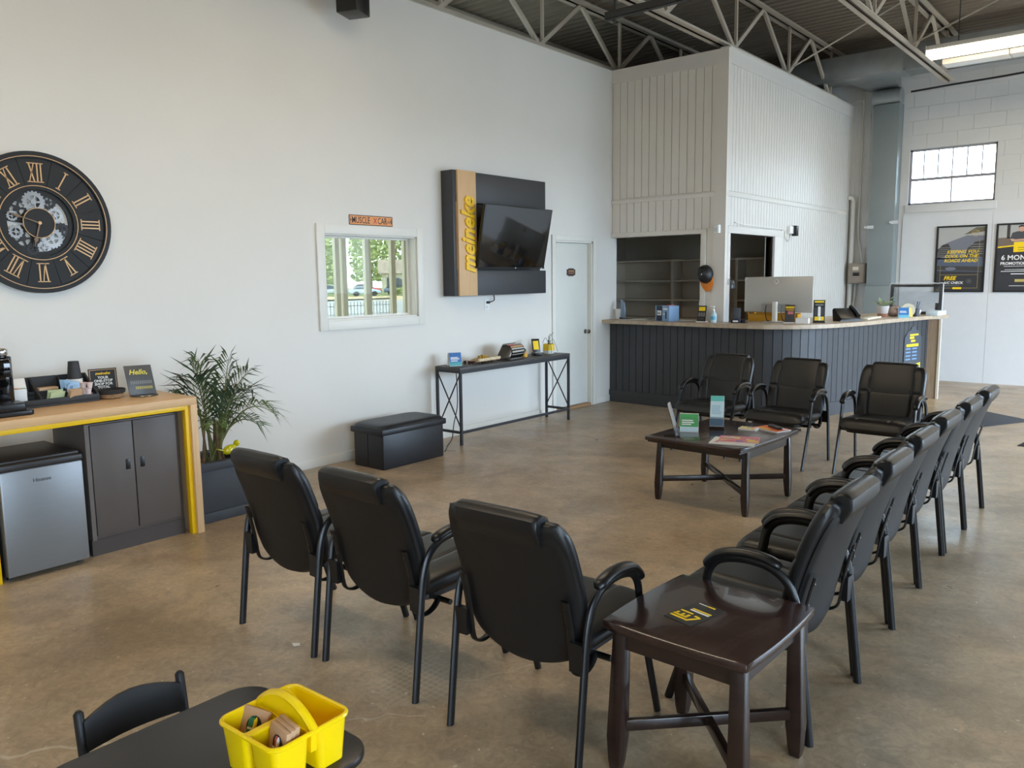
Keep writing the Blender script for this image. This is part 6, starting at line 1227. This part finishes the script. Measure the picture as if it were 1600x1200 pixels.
pth = [(-0.012, v * FZ1 / 8, 0.02) for v in range(9)] + [(u * w / 10, FZ1 + 0.012 + random.uniform(-0.003, 0.008), 0.015) for u in range(11)] + [(w + 0.010, FZ1 * (8 - v) / 8, 0.02) for v in range(9)]
obj('wrap_edge', b.tube(pth, 0.007, 6), mat('wrap_white', (224, 226, 232), 0.3), wf, smooth=True)

# ================================================================== BACK WALL POSTERS
def poster(label, x0, z0, w, h):
    t = thing('wall_poster', label, 'poster', (x0 + w / 2, YW - 0.03, z0)); f = lambda d=0.0: frame((x0, YW - 0.022 - d, z0), (1, 0, 0), (0, 0, 1)); fm = mat('poster_frame', (30, 30, 32), 0.35)
    for q in ((0, 0, 0.025, h), (w - 0.025, 0, w, h), (0.025, h - 0.025, w - 0.025, h), (0.025, 0, w - 0.025, 0.025)): obj('frame_bar', MB(f()).box(q[0], q[1], -0.004, q[2], q[3], 0.016), fm, t)
    return t, f
PD = mat('poster_dark', (54, 54, 58), 0.45); PGR = [mat('poster_mist', (176, 176, 172), 0.45), mat('poster_bonnet', (120, 122, 132), 0.45), mat('poster_grille', (66, 64, 62), 0.45), mat('poster_blueg', (86, 96, 114), 0.45), mat('poster_olive', (104, 98, 78), 0.45)]
t, f = poster('framed car poster reading KEEPING YOU COOL ON THE ROADS AHEAD', -2.948, 1.352, 0.667, 0.985); w, h = 0.667, 0.985
obj('sheet', MB(f()).box(0.02, 0.02, -0.002, w - 0.02, h - 0.02, 0.001), PD, t)
def flat(pts, m, k): obj('print_shape', MB(f(0.001 + 0.0006 * k)).prism([(a * w, c * h) for a, c in pts], 0, 0.0005), m, t)
flat([(0.04, 0.66), (0.96, 0.66), (0.96, 0.975), (0.04, 0.975)], PGR[0], 1); flat([(0.55, 0.86), (0.96, 0.90), (0.96, 0.965), (0.78, 0.96)], PGR[4], 2)
flat([(0.04, 0.60), (0.10, 0.70), (0.25, 0.755), (0.42, 0.80), (0.62, 0.85), (0.96, 0.84), (0.96, 0.52), (0.04, 0.50)], PGR[1], 3)
flat([(0.05, 0.52), (0.06, 0.66), (0.14, 0.72), (0.25, 0.73), (0.30, 0.66), (0.30, 0.56)], PGR[2], 4); flat([(0.60, 0.54), (0.64, 0.66), (0.78, 0.75), (0.95, 0.77), (0.95, 0.52)], PGR[2], 4)
for k in range(5): flat([(0.06, 0.55 + 0.03 * k), (0.28, 0.55 + 0.03 * k), (0.28, 0.554 + 0.03 * k), (0.06, 0.554 + 0.03 * k)], PGR[0], 5); flat([(0.63 + 0.02 * k, 0.57 + 0.035 * k), (0.95, 0.57 + 0.035 * k), (0.95, 0.575 + 0.035 * k), (0.63 + 0.02 * k, 0.575 + 0.035 * k)], PGR[0], 5)
flat([(0.04, 0.32), (0.96, 0.30), (0.96, 0.52), (0.04, 0.52)], PGR[3], 3); flat([(0.04, 0.34), (0.96, 0.31), (0.96, 0.38), (0.04, 0.40)], PGR[2], 4)
flat([(0.24 + 0.11 * math.cos(2 * PI * k / 18) + 0.08, 0.355 + 0.025 * math.sin(2 * PI * k / 18)) for k in range(18)], PGR[1], 5)
for k, s in enumerate(('KEEPING YOU', 'COOL ON THE', 'ROADS AHEAD')): text(s, 0.066, YEL, t, f(0.005) @ Matrix.Translation((0.815 * w + 0.02, (0.585 - 0.066 * k) * h, 0)), align='RIGHT', shear=0.25, bold=0.0012, extrude=0.0004, sx=0.98)
gl = MB(f(0.005))
for q in ((0.11, 0.06, 0.115, 0.40), (0.865, 0.06, 0.87, 0.78), (0.11, 0.26, 0.87, 0.264), (0.11, 0.06, 0.87, 0.064)): gl.box(q[0] * w, q[1] * h, 0, q[2] * w, q[3] * h, 0.0005)
obj('border_line', gl, mat('poster_gold', (190, 170, 100), 0.5), t)
text('FREE', 0.078, YEL, t, f(0.005) @ Matrix.Translation((0.19 * w, 0.185 * h, 0)), shear=0.25, bold=0.0022, extrude=0.0004); text('A/C CHECK', 0.050, WHITE, t, f(0.005) @ Matrix.Translation((0.19 * w, 0.125 * h, 0)), shear=0.2, bold=0.0014, extrude=0.0004)
lines(t, f(0.005), GR5, [(0.19 * w, 0.095 * h, 0.33 * w, 0.008)]); obj('tag', MB(f(0.006)).box(0.38 * w, 0.045 * h, 0, 0.56 * w, 0.075 * h, 0.0005), YEL, t)
sn = MB(f(0.005) @ Matrix.Translation((0.70 * w, 0.165 * h, 0))); sn.ring(0.03, 0.033, 0, 0.0005, 24)
for k in range(3): a = PI * k / 3; sn.bar((-0.028 * math.cos(a), -0.028 * math.sin(a), 0), (0.028 * math.cos(a), 0.028 * math.sin(a), 0), 0.004, 0.0005)
obj('emblem', sn, GR5, t); rg = MB(f(0.005) @ Matrix.Translation((0.78 * w, 0.88 * h, 0))); rg.ring(0.042, 0.048, 0, 0.0005, 28); rg.bar((-0.04, 0.0, 0), (0.05, 0.035, 0), 0.006, 0.0005).bar((-0.03, -0.018, 0), (0.035, -0.012, 0), 0.005, 0.0005); obj('emblem', rg, MATS['poster_gold'], t)
t, f = poster('framed poster of a man, reading 6 MONTHS promotional, at the right edge', -2.163, 1.352, 0.667, 0.985)
obj('sheet', MB(f()).box(0.02, 0.02, -0.002, w - 0.02, h - 0.02, 0.001), PD, t)
flat([(0.04, 0.65), (0.96, 0.72), (0.96, 0.975), (0.04, 0.975)], PGR[0], 1); flat([(0.20, 0.78), (0.26, 0.78), (0.26, 0.975), (0.20, 0.975)], PGR[2], 2); flat([(0.04, 0.65), (0.34, 0.67), (0.34, 0.80), (0.04, 0.79)], mat('poster_sofa', (118, 104, 94), 0.45), 2)
flat([(0.26, 0.76), (0.30, 0.86), (0.40, 0.88), (0.56, 0.88), (0.66, 0.84), (0.70, 0.74), (0.28, 0.73)], mat('poster_shirt', (72, 74, 78), 0.45), 3); SKN = mat('poster_skin', (206, 160, 136), 0.45)
flat([(0.47 + 0.062 * math.cos(2 * PI * k / 16), 0.918 + 0.045 * math.sin(2 * PI * k / 16)) for k in range(16)], SKN, 4); flat([(0.41, 0.925), (0.415, 0.955), (0.46, 0.968), (0.52, 0.96), (0.535, 0.93), (0.50, 0.945), (0.44, 0.945)], BLACK, 5)
flat([(0.26, 0.775), (0.32, 0.775), (0.36, 0.765), (0.60, 0.775), (0.60, 0.745), (0.30, 0.735)], SKN, 4)
flat([(0.34, 0.58), (0.96, 0.60), (0.96, 0.735), (0.34, 0.725)], YEL, 6); flat([(0.04, 0.645), (0.36, 0.665), (0.36, 0.685), (0.04, 0.665)], YEL, 5)
lines(t, f(0.006), BLACK, [(0.62 * w, 0.69 * h, 0.2 * w, 0.012), (0.42 * w, 0.645 * h, 0.4 * w, 0.006), (0.42 * w, 0.61 * h, 0.4 * w, 0.005)])
text('6 MONTHS', 0.098, WHITE, t, f(0.005) @ Matrix.Translation((0.12 * w, 0.47 * h, 0)), bold=0.002, extrude=0.0004); text('PROMOTIONAL', 0.055, WHITE, t, f(0.005) @ Matrix.Translation((0.11 * w, 0.40 * h, 0)), bold=0.0016, extrude=0.0004)
lines(t, f(0.005), WHITE, [(0.18 * w, 0.375 * h, 0.7 * w, 0.006), (0.2 * w, 0.325 * h, 0.65 * w, 0.006), (0.13 * w, 0.30 * h, 0.75 * w, 0.008), (0.32 * w, 0.26 * h, 0.36 * w, 0.012), (0.3 * w, 0.09 * h, 0.4 * w, 0.006)]); obj('emblem', MB(f(0.005)).box(0.40 * w, 0.15 * h, 0, 0.66 * w, 0.19 * h, 0.0005), MATS['poster_gold'], t)

# ================================================================== MATS ON THE FLOOR
single('floor_mat', MB().prism([(-2.36, 9.95), (-1.62, 9.62), (-1.18, 10.42), (-1.95, 11.02)], 0, 0.008), RUBBER, 'large dark floor mat lying beyond the armchair row', 'mat', (-1.8, 10.2, 0), bevel=0.003)
single('floor_mat', MB().prism([(-1.115, 8.84), (-0.35, 8.80), (-0.30, 9.65), (-1.03, 9.50)], 0, 0.008), RUBBER, 'grey floor mat cut off by the right edge', 'mat', (-0.7, 9.2, 0), bevel=0.003)
